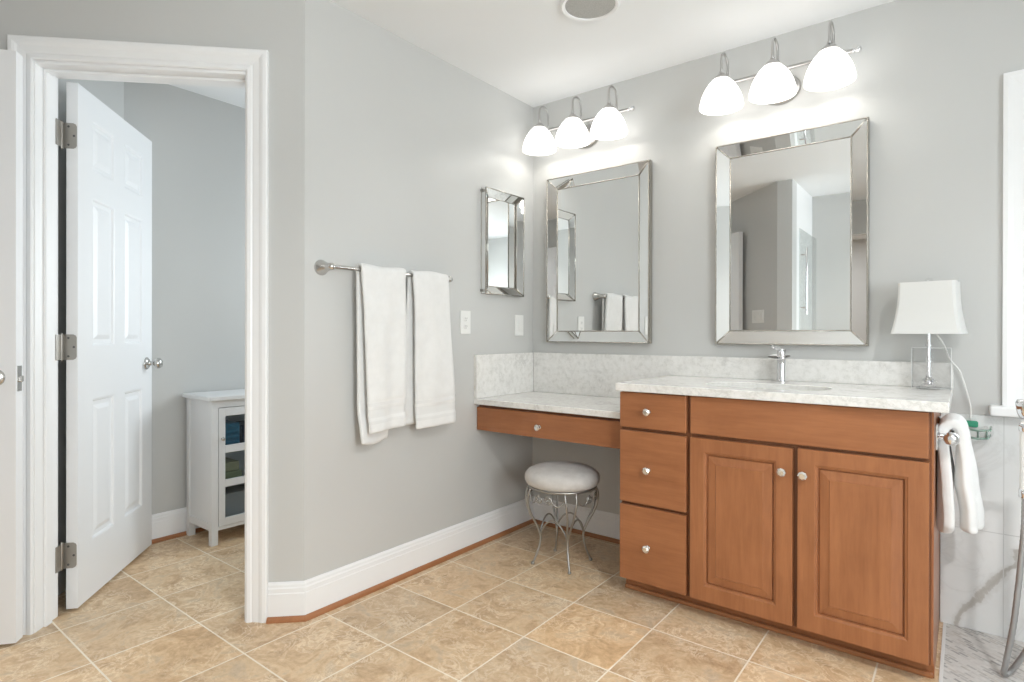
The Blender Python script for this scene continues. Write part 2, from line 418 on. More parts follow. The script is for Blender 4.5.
# angled wall with the closet doorway
OS0, OS1, OH, WT = 0.213, 0.955, 2.10, 0.125
mb = MB()
def seg(s0, s1, z0, z1):
    p = [DA(s0, 0), DA(s0, -WT), DA(s1, -WT), DA(s1, 0)]
    mb.prism([(q.x, q.y) for q in p], z0, z1)
q0 = DA(OS0, -WT)
mb.prism([(0, -1.503), (-0.115, -1.50), (q0.x, q0.y), tuple(DA(OS0, 0).xy)], 0, H)
seg(OS1, 1.85, 0, H); seg(OS0, OS1, OH, H)
struct('wall_angled', mb, M_WALL, 'grey angled wall around the open white doorway')
# shower-side partition, parallel to the angled wall
B0 = Vector((0.722, -2.675, 0))
e = B0 + DS*1.0
p2 = [(0.722,-2.675), (B0+DS*1.6).xy, (B0+DS*1.6+DN*0.12).xy, (0.842,-2.84), (0.842,-2.675)]
mb = MB(); mb.prism([tuple(q) for q in p2], 0, H)
struct('wall_partition', mb, M_WALL, 'grey partition wall opposite the angled wall, seen in the larger mirror')
mb = MB(); mb.box(0.74, 0.842, -3.52, -2.84, 0, H)
struct('wall_shower', mb, M_TRIM, 'pale wall beside the glass shower door, seen in the larger mirror')
mb = MB(); mb.box(0.74, 3.73, -3.62, -3.5, 0, H)
struct('wall_front', mb, M_WALL, 'pale grey wall behind the camera, seen in the larger mirror')
# right wall with an unseen window opening added for light from the right
mb = MB()
for (a, b) in ((-3.5, -3.2), (-1.8, 0.0)): mb.box(3.6, 3.73, a, b, 0, H)
for (a, b) in ((-3.2, -1.8),): mb.box(3.6, 3.73, a, b, 0, 0.75); mb.box(3.6, 3.73, a, b, 2.1, H)
struct('wall_right', mb, M_WALL, 'grey wall with an added window opening, right of the camera')
# closet walls
mb = MB(); mb.box(-1.48, -1.365, -1.72, 0.0, 0, H)
struct('wall_closet_far', mb, M_WALL, 'grey wall inside the small room behind the white cabinet')
mb = MB(); mb.box(-1.365, -0.95, -0.10, 0.0, 0, H); mb.box(-0.29, -0.115, -0.10, 0.0, 0, H); mb.box(-0.95, -0.29, -0.10, 0.0, 0, 1.0); mb.box(-0.95, -0.29, -0.10, 0.0, 1.9, H)
struct('wall_closet_end', mb, M_WALL, 'grey end wall with a window inside the small room beyond the doorway')
qa = DA(1.062, -WT-0.0005); qb = DA(1.062, -WT-0.55); qc = Vector((-1.367, -1.668, 0))
mb = MB(); mb.prism([(qa.x, qa.y), (-1.3665, -1.664), ((Vector((-1.3665, -1.664, 0))+DS*0.08).x, (Vector((-1.3665, -1.664, 0))+DS*0.08).y), ((qa+DS*0.08).x, (qa+DS*0.08).y)], 0, H)
struct('wall_closet_side', mb, M_WALL, 'grey wall behind the open white panelled door')
# bedroom beyond the double entry doors
mb = MB()
q = [DA(1.70, 0.0), DA(1.82, 0.0), DA(1.82, 0.03), DA(1.70, 0.03)]; mb.prism([(a.x, a.y) for a in q], 0, H)
q = [DA(1.70, 1.30), DA(1.82, 1.30), DA(1.82, 1.34), DA(1.70, 1.34)]; mb.prism([(a.x, a.y) for a in q], 0, H)
q = [DA(1.70, 0.03), DA(1.82, 0.03), DA(1.82, 1.30), DA(1.70, 1.30)]; mb.prism([(a.x, a.y) for a in q], 2.11, H)
struct('wall_entry', mb, M_WALL, 'grey header wall over the double entry doors behind the camera')
mb = MB()
q = [DA(4.4, -1.6), DA(4.5, -1.6), DA(4.5, 3.2), DA(4.4, 3.2)]; mb.prism([(a.x, a.y) for a in q], 0, H)
q = [DA(1.82, -1.0), DA(4.4, -1.0), DA(4.4, -0.9), DA(1.82, -0.9)]; mb.prism([(a.x, a.y) for a in q], 0, H)
q = [DA(1.82, 2.6), DA(4.4, 2.6), DA(4.4, 2.7), DA(1.82, 2.7)]; mb.prism([(a.x, a.y) for a in q], 0, H)
q = [DA(1.75, -1.0), DA(1.85, -1.0), DA(1.85, -0.12), DA(1.75, -0.12)]; mb.prism([(a.x, a.y) for a in q], 0, H)
q = [DA(1.75, 1.34), DA(1.85, 1.34), DA(1.85, 2.7), DA(1.75, 2.7)]; mb.prism([(a.x, a.y) for a in q], 0, H)
struct('wall_bedroom', mb, M_BED, 'beige grey bedroom walls beyond the entry doors')

# marble wainscot right of the vanity
mb = MB(); mb.box(1.9395, 3.6, -0.012, 0.0, 0, 0.803)
struct('wall_marble', mb, M_MARBLE, 'white marble wall tiles with a grey brown vein below the window', 'wall tile', bevel=0.002)
mb = MB(); mb.box(1.950, 1.960, -3.49, -0.0125, 0.0, 0.004)
struct('trim_threshold', mb, M_CAULK, 'pale strip between the beige tile and the grey mosaic', 'threshold')

# window in the back wall
W1 = thing('window_1', (2.617, 0, 0.845), 'white cased window right of the table lamp', 'window', kind='structure')
prof = [(0.0, 0.0), (0.0, 0.012), (0.012, 0.018), (0.03, 0.014), (0.055, 0.018), (0.072, 0.022), (0.085, 0.020), (0.085, 0.0)]
def casing3(mb, x0, x1, z0, z1, prof, y=0.0, sy=-1):
    rows = []
    for wv, d in prof: rows.append([(x0-wv, y+sy*d, z0), (x0-wv, y+sy*d, z1+wv), (x1+wv, y+sy*d, z1+wv), (x1+wv, y+sy*d, z0)])
    mb.grid(rows)
    for k in (0, 3): mb.bm.faces.new([mb.bm.verts.new(r[k]) for r in rows])
mb = MB(); casing3(mb, WX0, WX1, WZ0, WZ1, prof); mb.merge(); mb.build('casing', M_TRIM, W1)
mb = MB(); mb.box(2.083, 3.16, -0.062, 0.03, 0.808, 0.845); mb.build('sill', M_TRIM, W1, bevel=0.008, seg=3)
mb = MB()
for a, b in ((WX0, WX0+0.045), (WX1-0.045, WX1), ): mb.box(a, b, 0.05, 0.09, WZ0, WZ1)
mb.box(WX0+0.045, WX1-0.045, 0.05, 0.09, WZ0, WZ0+0.05); mb.box(WX0+0.045, WX1-0.045, 0.05, 0.09, WZ1-0.05, WZ1); mb.box(WX0+0.045, WX1-0.045, 0.05, 0.09, 1.385, 1.425)
mb.build('sash', M_TRIM, W1, bevel=0.003)
mb = MB(); mb.box(WX0+0.045, WX1-0.045, 0.066, 0.070, WZ0+0.05, WZ1-0.05); mb.build('pane', M_GLASS, W1)
mb = MB()
for a, b in ((WX0, WX0+0.004), (WX1-0.004, WX1)): mb.box(a, b, 0.0, 0.13, WZ0, WZ1)
mb.box(WX0, WX1, 0.0, 0.13, WZ1-0.004, WZ1); mb.build('jamb', M_TRIM, W1)
for k, (a, b) in enumerate(((-3.2, -1.8),)):
    W = thing('window_%d' % (k+2), (3.6, (a+b)/2, 0.75), 'unseen wide white window added in the right wall for light', 'window', kind='structure')
    mb = MB()
    for (y0, y1, z0, z1) in ((a, a+0.06, 0.75, 2.1), (b-0.06, b, 0.75, 2.1), (a+0.06, b-0.06, 0.75, 0.81), (a+0.06, b-0.06, 2.04, 2.1), (a+0.06, b-0.06, 1.40, 1.44)):
        mb.box(3.64, 3.69, y0, y1, z0, z1)
    mb.build('sash', M_TRIM, W, bevel=0.003)
    mb = MB(); mb.box(3.663, 3.667, a+0.06, b-0.06, 0.81, 2.04); mb.build('pane', M_GLASS, W)

W = thing('window_3', (-0.62, -0.05, 1.0), 'small window in the end wall of the small room', 'window', kind='structure')
mb = MB()
for (x0, x1, z0, z1) in ((-0.95, -0.91, 1.0, 1.9), (-0.33, -0.29, 1.0, 1.9), (-0.91, -0.33, 1.0, 1.04), (-0.91, -0.33, 1.86, 1.9)): mb.box(x0, x1, -0.06, -0.02, z0, z1)
mb.build('sash', M_TRIM, W, bevel=0.002)
mb = MB(); mb.box(-0.91, -0.33, -0.042, -0.038, 1.04, 1.86); mb.build('pane', M_GLASS, W)

# baseboards: profile swept along the walls with mitred corners
BP = [(0.0, 0.0), (0.014, 0.0), (0.014, 0.103), (0.012, 0.106), (0.012, 0.122), (0.009, 0.127), (0.0085, 0.136), (0.004, 0.145), (0.0, 0.145)]
SP = [(0.014, 0.0), (0.030, 0.0), (0.0295, 0.006), (0.026, 0.012), (0.020, 0.0165), (0.014, 0.018)]
def mitre(path):
    P = [Vector((x, y)) for x, y in path]; N = []
    for i in range(len(P)):
        ns = []
        for a, b in ((i-1, i), (i, i+1)):
            if 0 <= a and b < len(P):
                d = (P[b]-P[a]).normalized(); ns.append(Vector((d.y, -d.x)))
        if len(ns) == 1: N.append(ns[0])
        else:
            q = ns[0]+ns[1]; N.append(q/ q.dot(ns[0]))
    return P, N
def sweep(P, N, i, prof, z0=0.0):
    mb = MB(); rows = []
    for d, z in prof:
        a = P[i]+N[i]*d; b = P[i+1]+N[i+1]*d; rows.append([(a.x, a.y, z+z0), (b.x, b.y, z+z0)])
    mb.grid(rows)
    for k in (0, 1): mb.bm.faces.new([mb.bm.verts.new(r[k]) for r in rows])
    return mb.merge()
def baseboards(path, names, labels):
    P, N = mitre(path)
    for i, (nm, lb) in enumerate(zip(names, labels)):
        o = struct(nm, sweep(P, N, i, BP), M_TRIM, lb, 'baseboard')
        sweep(P, N, i, SP).build('shoe_molding', M_SHOEX if 'back' in nm else M_SHOE, o)['label'] = 'brown stained shoe molding'
c0 = DA(0.132, 0)
baseboards([(c0.x, c0.y), (0, -1.503), (0, 0), (0.872, 0)], ['baseboard_angled', 'baseboard_left', 'baseboard_back'],
           ['short white baseboard between the door casing and the wall corner', 'long white baseboard under the hanging towels', 'white baseboard behind the small round stool'])
baseboards([(-1.365, -1.655), (-1.365, -0.12)], ['baseboard_closet'],
           ['white baseboard running behind the small white cabinet'])

# ------------------------------------------------------------------ closet doorway casing and jamb
T1 = thing('trim_1', (0, -1.503, 0), 'white moulded casing around the angled doorway', 'door casing', rz=A225, kind='structure')
cp = [(0.0, 0.0), (0.0, 0.010), (0.006, 0.014), (0.018, 0.013), (0.024, 0.010), (0.030, 0.012), (0.050, 0.016), (0.058, 0.021), (0.066, 0.024), (0.078, 0.024), (0.083, 0.020), (0.083, 0.0)]
mb = MB(); casing3(mb, OS0, OS1, 0, OH, [(a*0.965, b*0.9) for a, b in cp], 0.0, 1); mb.merge(); mb.build('casing', M_TRIM, T1, world=False)
mb = MB()
mb.box(OS1, OS1-0.004, -WT-0.002, 0.003, 0, OH); mb.box(OS0, OS0+0.006, -WT-0.002, 0.003, 0, OH); mb.box(OS0+0.006, OS1-0.004, -WT-0.002, 0.003, OH-0.012, OH)
mb.build('jamb', M_TRIM, T1, world=False, bevel=0.002)
mb = MB()
mb.box(OS1-0.004, OS1-0.014, -0.078, -0.042, 0, OH-0.022); mb.box(OS0+0.006, OS0+0.016, -0.078, -0.042, 0, OH-0.022); mb.box(OS0+0.006, OS1-0.004, -0.078, -0.042, OH-0.022, OH-0.012)
mb.build('door_stop', M_TRIM, T1, world=False, bevel=0.002)

# ------------------------------------------------------------------ panelled slabs (doors)
def slab(w, h, t, panels, levels, y_front, y_back, both=True, z0=0.0):
    """slab with moulded panels; x 0..w, z z0..z0+h, front face at y_front, back at y_back"""
    mb = MB()
    xs = sorted({0, w} | {p[0] for p in panels} | {p[1] for p in panels}); zs = sorted({z0, z0+h} | {p[2] for p in panels} | {p[3] for p in panels})
    sg = 1 if y_back > y_front else -1
    def inp(x, z): return any(p[0] < x < p[1] and p[2] < z < p[3] for p in panels)
    for (yf, s, pan) in ((y_front, sg, True), (y_back, -sg, both)):
        for a, b in zip(xs, xs[1:]):
            for c, d in zip(zs, zs[1:]):
                if pan and inp((a+b)/2, (c+d)/2): continue
                mb.quad((a, yf, c), (b, yf, c), (b, yf, d), (a, yf, d))
        if pan:
            for (a, b, c, d) in panels:
                L = [(0.0, 0.0)] + levels; rings = []
                for ins, dep in L: rings.append([(a+ins, yf+s*dep, c+ins), (b-ins, yf+s*dep, c+ins), (b-ins, yf+s*dep, d-ins), (a+ins, yf+s*dep, d-ins)])
                for r, q in zip(rings, rings[1:]):
                    for k in range(4): mb.quad(r[k], r[(k+1)%4], q[(k+1)%4], q[k])
                mb.quad(*rings[-1])
    for i in range(len(xs)-1):
        for z in (z0, z0+h): mb.quad((xs[i], y_front, z), (xs[i+1], y_front, z), (xs[i+1], y_back, z), (xs[i], y_back, z))
    for i in range(len(zs)-1):
        for x in (0, w): mb.quad((x, y_front, zs[i]), (x, y_front, zs[i+1]), (x, y_back, zs[i+1]), (x, y_back, zs[i]))
    return mb.merge()
DOORLV = [(0.008, 0.002), (0.014, 0.009), (0.030, 0.010), (0.046, 0.004), (0.050, 0.003)]
def six(w):
    sx = 0.112; mid = 0.095; pw = (w - 2*sx - mid)/2; X = ((sx, sx+pw), (sx+pw+mid, w-sx))
    return [(a, b, c, d) for a, b in X for c, d in ((0.24, 0.83), (1.045, 1.665), (1.775, 1.985))]
def knobset(root, x, z, y, sgn):
    # round privacy knob with rosette; axis along local y
    ax = '-y' if sgn < 0 else 'y'
    mb = MB(); mb.lathe([(0, 0), (0.031, 0), (0.031, 0.004), (0.024, 0.009), (0.012, 0.012), (0.010, 0.032), (0.013, 0.036), (0.022, 0.042), (0.0265, 0.052), (0.0255, 0.062), (0.018, 0.070), (0.0, 0.073)], (x, y, z), ax, 28)
    return mb.build('knob', M_NICKEL, root, world=False, smooth=True)
# closet door, opened inwards
DX = math.radians(139.5)
D1 = thing('door_1', (-0.7535, -2.0255, 0), 'white six panel door standing open inside the angled doorway', 'door', rz=DX, kind='structure')
slab(0.716, 2.078, 0.040, six(0.716), DOORLV, 0.0, 0.040, z0=0.012).build('door_leaf', M_DOOR, D1, world=False)
knobset(D1, 0.650, 0.950, 0.0, -1); knobset(D1, 0.650, 0.950, 0.040, 1)
R1 = Matrix.Rotation(DX, 3, 'Z'); O1 = Vector((-0.7535, -2.0255, 0))
for zc in (1.879, 1.046, 0.224):
    h = thing('hinge', (-0.001, 0.047, zc), None, None); h.parent = D1
    mb = MB(); mb.lathe([(0, -0.056), (0.0045, -0.056), (0.0055, -0.05), (0.0055, 0.05), (0.0045, 0.056), (0, 0.056)], (-0.006, 0.006, 0), 'z', 14); mb.build('pin', M_HINGE, h, world=False, smooth=True)
    def leaf(pts, nm, flip=1):
        mb = MB(); mb.prism(pts, -0.05, 0.05); return mb.build(nm, M_HINGE, h, world=False, bevel=0.001)
    mb = MB(); oc = [(0.006, -0.05), (-0.032, -0.05), (-0.040, -0.046), (-0.044, -0.038), (-0.044, 0.038), (-0.040, 0.046), (-0.032, 0.05), (0.006, 0.05)]
    fa = [mb.bm.verts.new((-0.0025, y, z)) for y, z in oc]; fb = [mb.bm.verts.new((0.0005, y, z)) for y, z in oc]
    mb.bm.faces.new(fa); mb.bm.faces.new(fb[::-1])
    for i in range(8): mb.bm.faces.new((fa[i], fa[(i+1)%8], fb[(i+1)%8], fb[i]))
    mb.build('door_leaf_plate', M_HINGE, h, world=False)
    mb = MB()
    for (yy, zz) in ((-0.016, 0.036), (-0.035, 0.0), (-0.016, -0.036)): mb.lathe([(0, 0.0), (0.0045, 0.0), (0.004, 0.001), (0, 0.0012)], (-0.0025, yy, zz), '-x', 10)
    mb.build('screws', M_SLOT, h, world=False)
    # the jamb-side leaf lies on the jamb face
    j0 = DA(OS1-0.0045, -WT+0.016); j1 = DA(OS1-0.0045, -WT-0.014)
    pts = []
    hm = Vector((-0.001, 0.047, 0))
    for q, off in ((j0, 0), (j1, 0), (j1, 0.003), (j0, 0.003)):
        wv = R1.transposed() @ (Vector((q.x, q.y, 0)) - DS*off - O1) - hm; pts.append((wv.x, wv.y))
    leaf(pts, 'jamb_leaf_plate')

# entry doors (a pair, opened flat into the corridor)
D2 = thing('door_2', (-0.612, -2.244, 0), 'white entry door leaf open against the angled wall, its latch edge towards the room', 'door', rz=math.radians(231.7), kind='structure')
slab(0.62, 2.078, 0.042, six(0.62), DOORLV, 0.0, -0.042, z0=0.012).build('door_leaf', M_DOOR, D2, world=False)
knobset(D2, 0.062, 0.945, 0.0, 1); knobset(D2, 0.062, 0.945, -0.042, -1)
mb = MB(); mb.box(-0.0015, 0.001, -0.034, -0.008, 0.895, 0.985); mb.build('latch_plate', M_NICKEL, D2, world=False, bevel=0.0005)
mb = MB(); mb.box(-0.012, 0.0, -0.027, -0.014, 0.928, 0.950); mb.build('latch_bolt', M_NICKEL, D2, world=False, bevel=0.003)
D3 = thing('door_3', (0.305, -2.985, 0), 'white entry door leaf open against the partition, seen in the larger mirror', 'door', rz=math.radians(219.5), kind='structure')
slab(0.62, 2.078, 0.042, six(0.62), DOORLV, 0.0, 0.042, z0=0.012).build('door_leaf', M_DOOR, D3, world=False)
knobset(D3, 0.062, 0.945, 0.0, -1)

# ------------------------------------------------------------------ vanity cabinet
VY = -0.578      # door faces
V = thing('vanity_cabinet', (1.405, -0.29, 0), 'brown maple sink vanity with three drawers and two raised panel doors', 'bathroom vanity')
FY = -0.558
mb = MB()
mb.box(0.872, 1.932, FY, FY+0.02, 0.075, 0.865); mb.box(0.872, 0.885, FY+0.02, -0.004, 0.075, 0.865); mb.box(1.925, 1.932, FY+0.02, -0.004, 0.075, 0.865)
mb.box(0.885, 1.925, FY+0.02, -0.004, 0.075, 0.09); mb.box(0.885, 1.925, -0.012, -0.004, 0.09, 0.865)
mb.build('carcass', M_WFRAME, V, bevel=0.001)
mb = MB(); mb.box(1.932, 1.938, FY+0.002, -0.004, 0.075, 0.865); mb.box(1.932, 1.938, -0.480, -0.004, 0.0, 0.075); mb.merge().build('end_panel', M_WZ, V, bevel=0.001)
mb = MB(); mb.box(0.852, 1.932, -0.478, -0.465, 0.0, 0.075); mb.build('toe_kick', M_WX, V)
mb = MB(); mb.box(0.850, 1.936, -0.490, -0.478, 0.0, 0.019); mb.build('shoe_molding', M_SHOEX, V, bevel=0.006, seg=3)
def knob_obj(parent, x, z, y):
    mb = MB(); mb.lathe([(0.0065, 0.012), (0.012, 0.016), (0.0165, 0.022), (0.0155, 0.026), (0.010, 0.031), (0, 0.031)], (x, y, z), '-y', 8)
    k = mb.build('knob', M_CRYSTAL, parent); k['label'] = 'faceted clear crystal knob'
    mb = MB(); mb.lathe([(0, 0), (0.010, 0), (0.010, 0.003), (0.006, 0.005), (0.0055, 0.011), (0.0075, 0.013), (0, 0.013)], (x, y, z), '-y', 16); mb.build('knob_base', M_NICKEL, k, smooth=True, auto=40)
    return k
def drawer(nm, x0, x1, z0, z1, mt, kx=None, kz=None):
    x0 -= 0.004; x1 -= 0.004; z0 += 0.003; z1 += 0.003
    if kx: kx -= 0.004
    mb = MB(); mb.box(x0, x1, VY, FY+0.001, z0, z1)
    d = mb.build(nm, mt, V, bevel=0.004, seg=3)
    if kx: knob_obj(d, kx, kz, VY)
    return d
drawer('drawer', 0.8745, 1.1605, 0.712, 0.858, M_WX, 1.003, 0.786)
drawer('drawer', 0.8745, 1.1605, 0.402, 0.699, M_WX, 1.003, 0.549)
drawer('drawer', 0.8745, 1.1605, 0.079, 0.390, M_WX, 1.003, 0.233)
drawer('false_front', 1.177, 1.930, 0.714, 0.859, M_WX)
CLV = [(0.003, 0.004), (0.008, 0.005), (0.0085, 0.015), (0.0130, 0.015), (0.0140, 0.0095), (0.044, 0.0040), (0.0445, 0.0012), (0.047, 0.0012)]
def vdoor(x0, x1, z0, z1, kx, kz):
    x0 -= 0.004; x1 -= 0.004; z0 += 0.003; z1 += 0.003; kx -= 0.004
    st = 0.054
    mb = slab(x1-x0, z1-z0, 0.02, [(st, x1-x0-st, z0+0.058, z1-0.052)], CLV, VY, FY+0.001, both=False, z0=z0)
    bmesh.ops.translate(mb.bm, verts=mb.bm.verts, vec=(x0, 0, 0))
    d = mb.build('door', M_WZ, V, bevel=0.003, seg=2); knob_obj(d, kx, kz, VY)
vdoor(1.177, 1.543, 0.078, 0.700, 1.511, 0.619)
vdoor(1.559, 1.931, 0.078, 0.703, 1.579, 0.617)

# ------------------------------------------------------------------ worktops, splash, sink, faucet
CZ0, CZ1 = 0.866, 0.898
CX0, CX1, CY0, CY1 = 0.861, 1.976, -0.603, -0.0
K = thing('vanity_countertop', (1.42, -0.3, CZ0), 'white speckled quartz countertop on the brown vanity', 'countertop')
SC = (1.392, -0.345); SA, SB = 0.225, 0.125
mb = MB()
N = 48
def sup(a, A, B, e=0.62):
    c, s_ = math.cos(a), math.sin(a)
    return (SC[0]+A*math.copysign(abs(c)**e, c), SC[1]+B*math.copysign(abs(s_)**e, s_))
def rect(a):
    c, s_ = math.cos(a), math.sin(a)
    x0, x1, y0, y1 = CX0-SC[0], CX1-SC[0], CY0-SC[1], CY1-SC[1]
    tx = (x1 if c > 0 else x0)/c if abs(c) > 1e-9 else 1e9; ty = (y1 if s_ > 0 else y0)/s_ if abs(s_) > 1e-9 else 1e9
    t = min(tx, ty); return (SC[0]+c*t, SC[1]+s_*t)
angs = sorted([2*PI*i/N for i in range(N)] + [math.atan2(y-SC[1], x-SC[0]) % (2*PI) for x in (CX0, CX1) for y in (CY0, CY1)])
inn = [sup(a, SA, SB) for a in angs]; outr = [rect(a) for a in angs]; n = len(angs)
for i in range(n):
    j = (i+1) % n
    for z in (CZ0, CZ1): mb.quad((*inn[i], z), (*inn[j], z), (*outr[j], z), (*outr[i], z))
    mb.quad((*inn[i], CZ0), (*inn[j], CZ0), (*inn[j], CZ1), (*inn[i], CZ1)); mb.quad((*outr[i], CZ0), (*outr[j], CZ0), (*outr[j], CZ1), (*outr[i], CZ1))
mb.merge().build('slab', M_QUARTZ, K, bevel=0.003, seg=2)
SK = thing('sink', (SC[0], SC[1], 0.72), 'white undermount sink set into the vanity countertop', 'sink')
mb = MB(); rows = []
for f, z in ((1.06, CZ0-0.0005), (1.01, CZ0-0.0005), (0.98, CZ0-0.03), (0.93, CZ0-0.09), (0.80, CZ0-0.125), (0.45, CZ0-0.14), (0.10, CZ0-0.143)):
    rows.append([(*sup(2*PI*i/N, SA*f, SB*f, 0.62 + (1-f)*0.4), z) for i in range(N)])
mb.grid(rows, close_u=True); mb.build('basin', M_PORC, SK, smooth=True, solid=0.006, sol_off=-1)
mb = MB(); mb.lathe([(0, 0.002), (0.018, 0.002), (0.022, 0.0), (0.022, -0.02), (0, -0.02)], (SC[0], SC[1], CZ0-0.142), 'z', 24); mb.build('drain', M_CHROME, SK, smooth=True)

BS = thing('backsplash', (0.98, -0.01, 0.763), 'speckled quartz backsplash strip wrapping the left corner above desk and vanity', 'backsplash')
mb = MB(); mb.prism([(0.0, 0.0), (0.0205, -0.0205), (0.8605, -0.0205), (0.8605, 0.0)], 0.7665, 0.8985)
mb.box(0.02, 1.978, -0.0205, 0.0, 0.8985, 0.995); mb.build('back_panel', M_QUARTZ, BS, bevel=0.0012)
mb = MB(); mb.box(0.0, 0.0200, -0.522, -0.0210, 0.7665, 0.994); mb.build('side_panel', M_QUARTZ, BS, bevel=0.0012)

DC = thing('desk_countertop', (0.43, -0.26, 0.737), 'white quartz makeup desk top, lower than the vanity top', 'countertop')
mb = MB(); mb.box(0.0, 0.866, -0.523, 0.0, 0.737, 0.766); mb.build('slab', M_QUARTZ, DC, bevel=0.003)
DD = thing('desk_drawer_unit', (0.435, -0.26, 0.60), 'wide maple drawer unit hung under the makeup desk top', 'drawer unit')
mb = MB(); mb.box(0.004, 0.870, -0.482, -0.01, 0.612, 0.736); mb.build('drawer_box', M_WFRAME, DD)
mb = MB(); mb.box(0.004, 0.868, -0.502, -0.481, 0.602, 0.722); d = mb.build('drawer', M_WX, DD, bevel=0.003, seg=3)
knob_obj(d, 0.405, 0.655, -0.502)

FA = thing('faucet', (1.388, -0.085, CZ1), 'chrome single hole waterfall faucet below the larger mirror', 'faucet')
mb = MB(); mb.lathe([(0, 0), (0.026, 0), (0.026, 0.004), (0.021, 0.007), (0.0185, 0.02), (0.0185, 0.098), (0.0165, 0.104), (0, 0.105)], (1.388, -0.085, CZ1), 'z', 28); mb.build('body', M_CHROME, FA, smooth=True, auto=40)
mb = MB(); mb.lathe([(0, 0), (0.030, 0.0), (0.043, 0.006), (0.045, 0.010), (0.036, 0.007), (0, 0.004)], (1.388, -0.125, CZ1+0.100), 'z', 32, M=Matrix.Rotation(math.radians(10), 3, 'X')); mb.build('spout', M_CHROME, FA, smooth=True, auto=50)
mb = MB(); mb.tube([(1.388, -0.085, CZ1+0.085), (1.388, -0.115, CZ1+0.098)], 0.014, 14); mb.build('spout_neck', M_CHROME, FA, smooth=True, auto=50)
mb = MB(); mb.lathe([(0, 0.104), (0.0165, 0.104), (0.0175, 0.118), (0.0175, 0.136), (0.014, 0.142), (0, 0.143)], (1.388, -0.085, CZ1), 'z', 24)
mb.tube([(1.388, -0.085, CZ1+0.134), (1.379, -0.11, CZ1+0.143), (1.365, -0.14, CZ1+0.152)], [0.008, 0.007, 0.006], 10); mb.build('lever', M_CHROME, FA, smooth=True, auto=40)

# ------------------------------------------------------------------ large mirrors
def wall_mirror(x0, x1, z0, z1, label):
    R = thing('wall_mirror', ((x0+x1)/2, 0, z0), label, 'mirror', 'large silver framed mirrors')
    cx, cz = (x0+x1)/2, z0; W, Hh = x1-x0, z1-z0
    ho, hi, fw = 0.040, 0.024, 0.068   # outer rim proud of the inner rim
    mb = MB(); mb.box(-W/2+0.003, W/2-0.003, -0.018, -0.001, 0.003, Hh-0.003); mb.build('backing', M_SLOT, R, world=False)
    def P(i, y): return [(-W/2+i, y, i), (W/2-i, y, i), (W/2-i, y, Hh-i), (-W/2+i, y, Hh-i)]
    mb = MB(); q = P(fw-0.004, -hi); mb.quad(*q); q2 = P(fw-0.004, -0.018)
    for k in range(4): mb.quad(q[k], q[(k+1)%4], q2[(k+1)%4], q2[k])
    mb.merge().build('glass', M_MIRROR, R, world=False)
    g = 0.0012
    for k in range(4):
        a = P(0.006, -ho); b = P(fw-0.005, -hi-0.001); a2 = P(0.006, -0.015); b2 = P(fw-0.005, -0.015)
        mb = MB()
        mb.quad(a[k], a[(k+1)%4], b[(k+1)%4], b[k]); mb.quad(a2[k], a2[(k+1)%4], a[(k+1)%4], a[k]); mb.quad(b[k], b[(k+1)%4], b2[(k+1)%4], b2[k]); mb.quad(a2[k], a2[(k+1)%4], b2[(k+1)%4], b2[k])
        for s_ in (k, (k+1) % 4): mb.quad(a[s_], b[s_], b2[s_], a2[s_])
        mb.merge().build('frame_facet', M_MIRROR, R, world=False)
    # beaded silver edging outside, inside and along the mitres
    def edging(nm, ins, y, r, sp, side=True):
        mb = MB(); q = P(ins, y)
        for k in range(4):
            a, b = Vector(q[k]), Vector(q[(k+1)%4]); L = (b-a).length; cnt = int(L/sp)
            for i in range(cnt): mb.ball(a.lerp(b, (i+0.5)/cnt), r, 1)
            mb.tube([a, b], r*0.72, 6)
        mb.build(nm, M_BEAD, R, world=False, smooth=True)
    edging('outer_bead', 0.004, -ho-0.001, 0.0042, 0.0085)
    edging('inner_bead', fw-0.004, -hi-0.003, 0.0034, 0.007)
    a = P(0.004, -ho-0.0015); b = P(fw-0.004, -hi-0.003)
    for k in range(4):
        mb = MB(); mb.tube([a[k], b[k]], 0.0030, 8); mb.build('mitre_strip', M_BEAD, R, world=False, smooth=True)
    # outside edge band
    mb = MB(); a = P(0.0, -ho+0.003); b = P(0.0, -0.006); c = P(0.006, -ho+0.003); d = P(0.006, -0.006)
    for k in range(4):
        j = (k+1) % 4
        for r, s_ in ((a, b), (c, a), (d, b), (c, d)): mb.quad(r[k], r[j], s_[j], s_[k])
    mb.merge().build('edge_band', M_BEAD, R, world=False)
    return R
wall_mirror(0.124, 0.755, 1.055, 1.986, 'silver framed mirror above the low makeup desk, nearer the corner')
wall_mirror(1.086, 1.704, 1.055, 1.984, 'silver framed mirror above the sink and faucet')

# recessed medicine cabinet mirror in the left wall
MC = thing('medicine_cabinet', (0.0, -0.31, 1.31), 'small narrow mirror cabinet on the left wall above the switches', 'mirror cabinet')
y0, y1, z0, z1 = -0.470, -0.130, 1.312, 1.877
def PM(i, x): return [(x, y0+i, z0+i), (x, y1-i, z0+i), (x, y1-i, z1-i), (x, y0+i, z1-i)]
mb = MB(); q, q2 = PM(0.045, 0.011), PM(0.045, 0.003); mb.quad(*q)
for k in range(4): mb.quad(q[k], q[(k+1)%4], q2[(k+1)%4], q2[k])
mb.merge().build('glass', M_MIRROR, MC)
for k in range(4):
    j = (k+1) % 4; a, b, c = PM(0.004, 0.033), PM(0.046, 0.0105), PM(0.004, 0.001); mb = MB()
    mb.quad(a[k], a[j], b[j], b[k]); mb.quad(c[k], c[j], a[j], a[k]); mb.build('frame_facet', M_MIRROR, MC)
mb = MB(); mb.box(0.0005, 0.004, y0+0.002, y1-0.002, z0+0.002, z1-0.002); mb.build('door_back', M_BEAD, MC)
mb = MB()
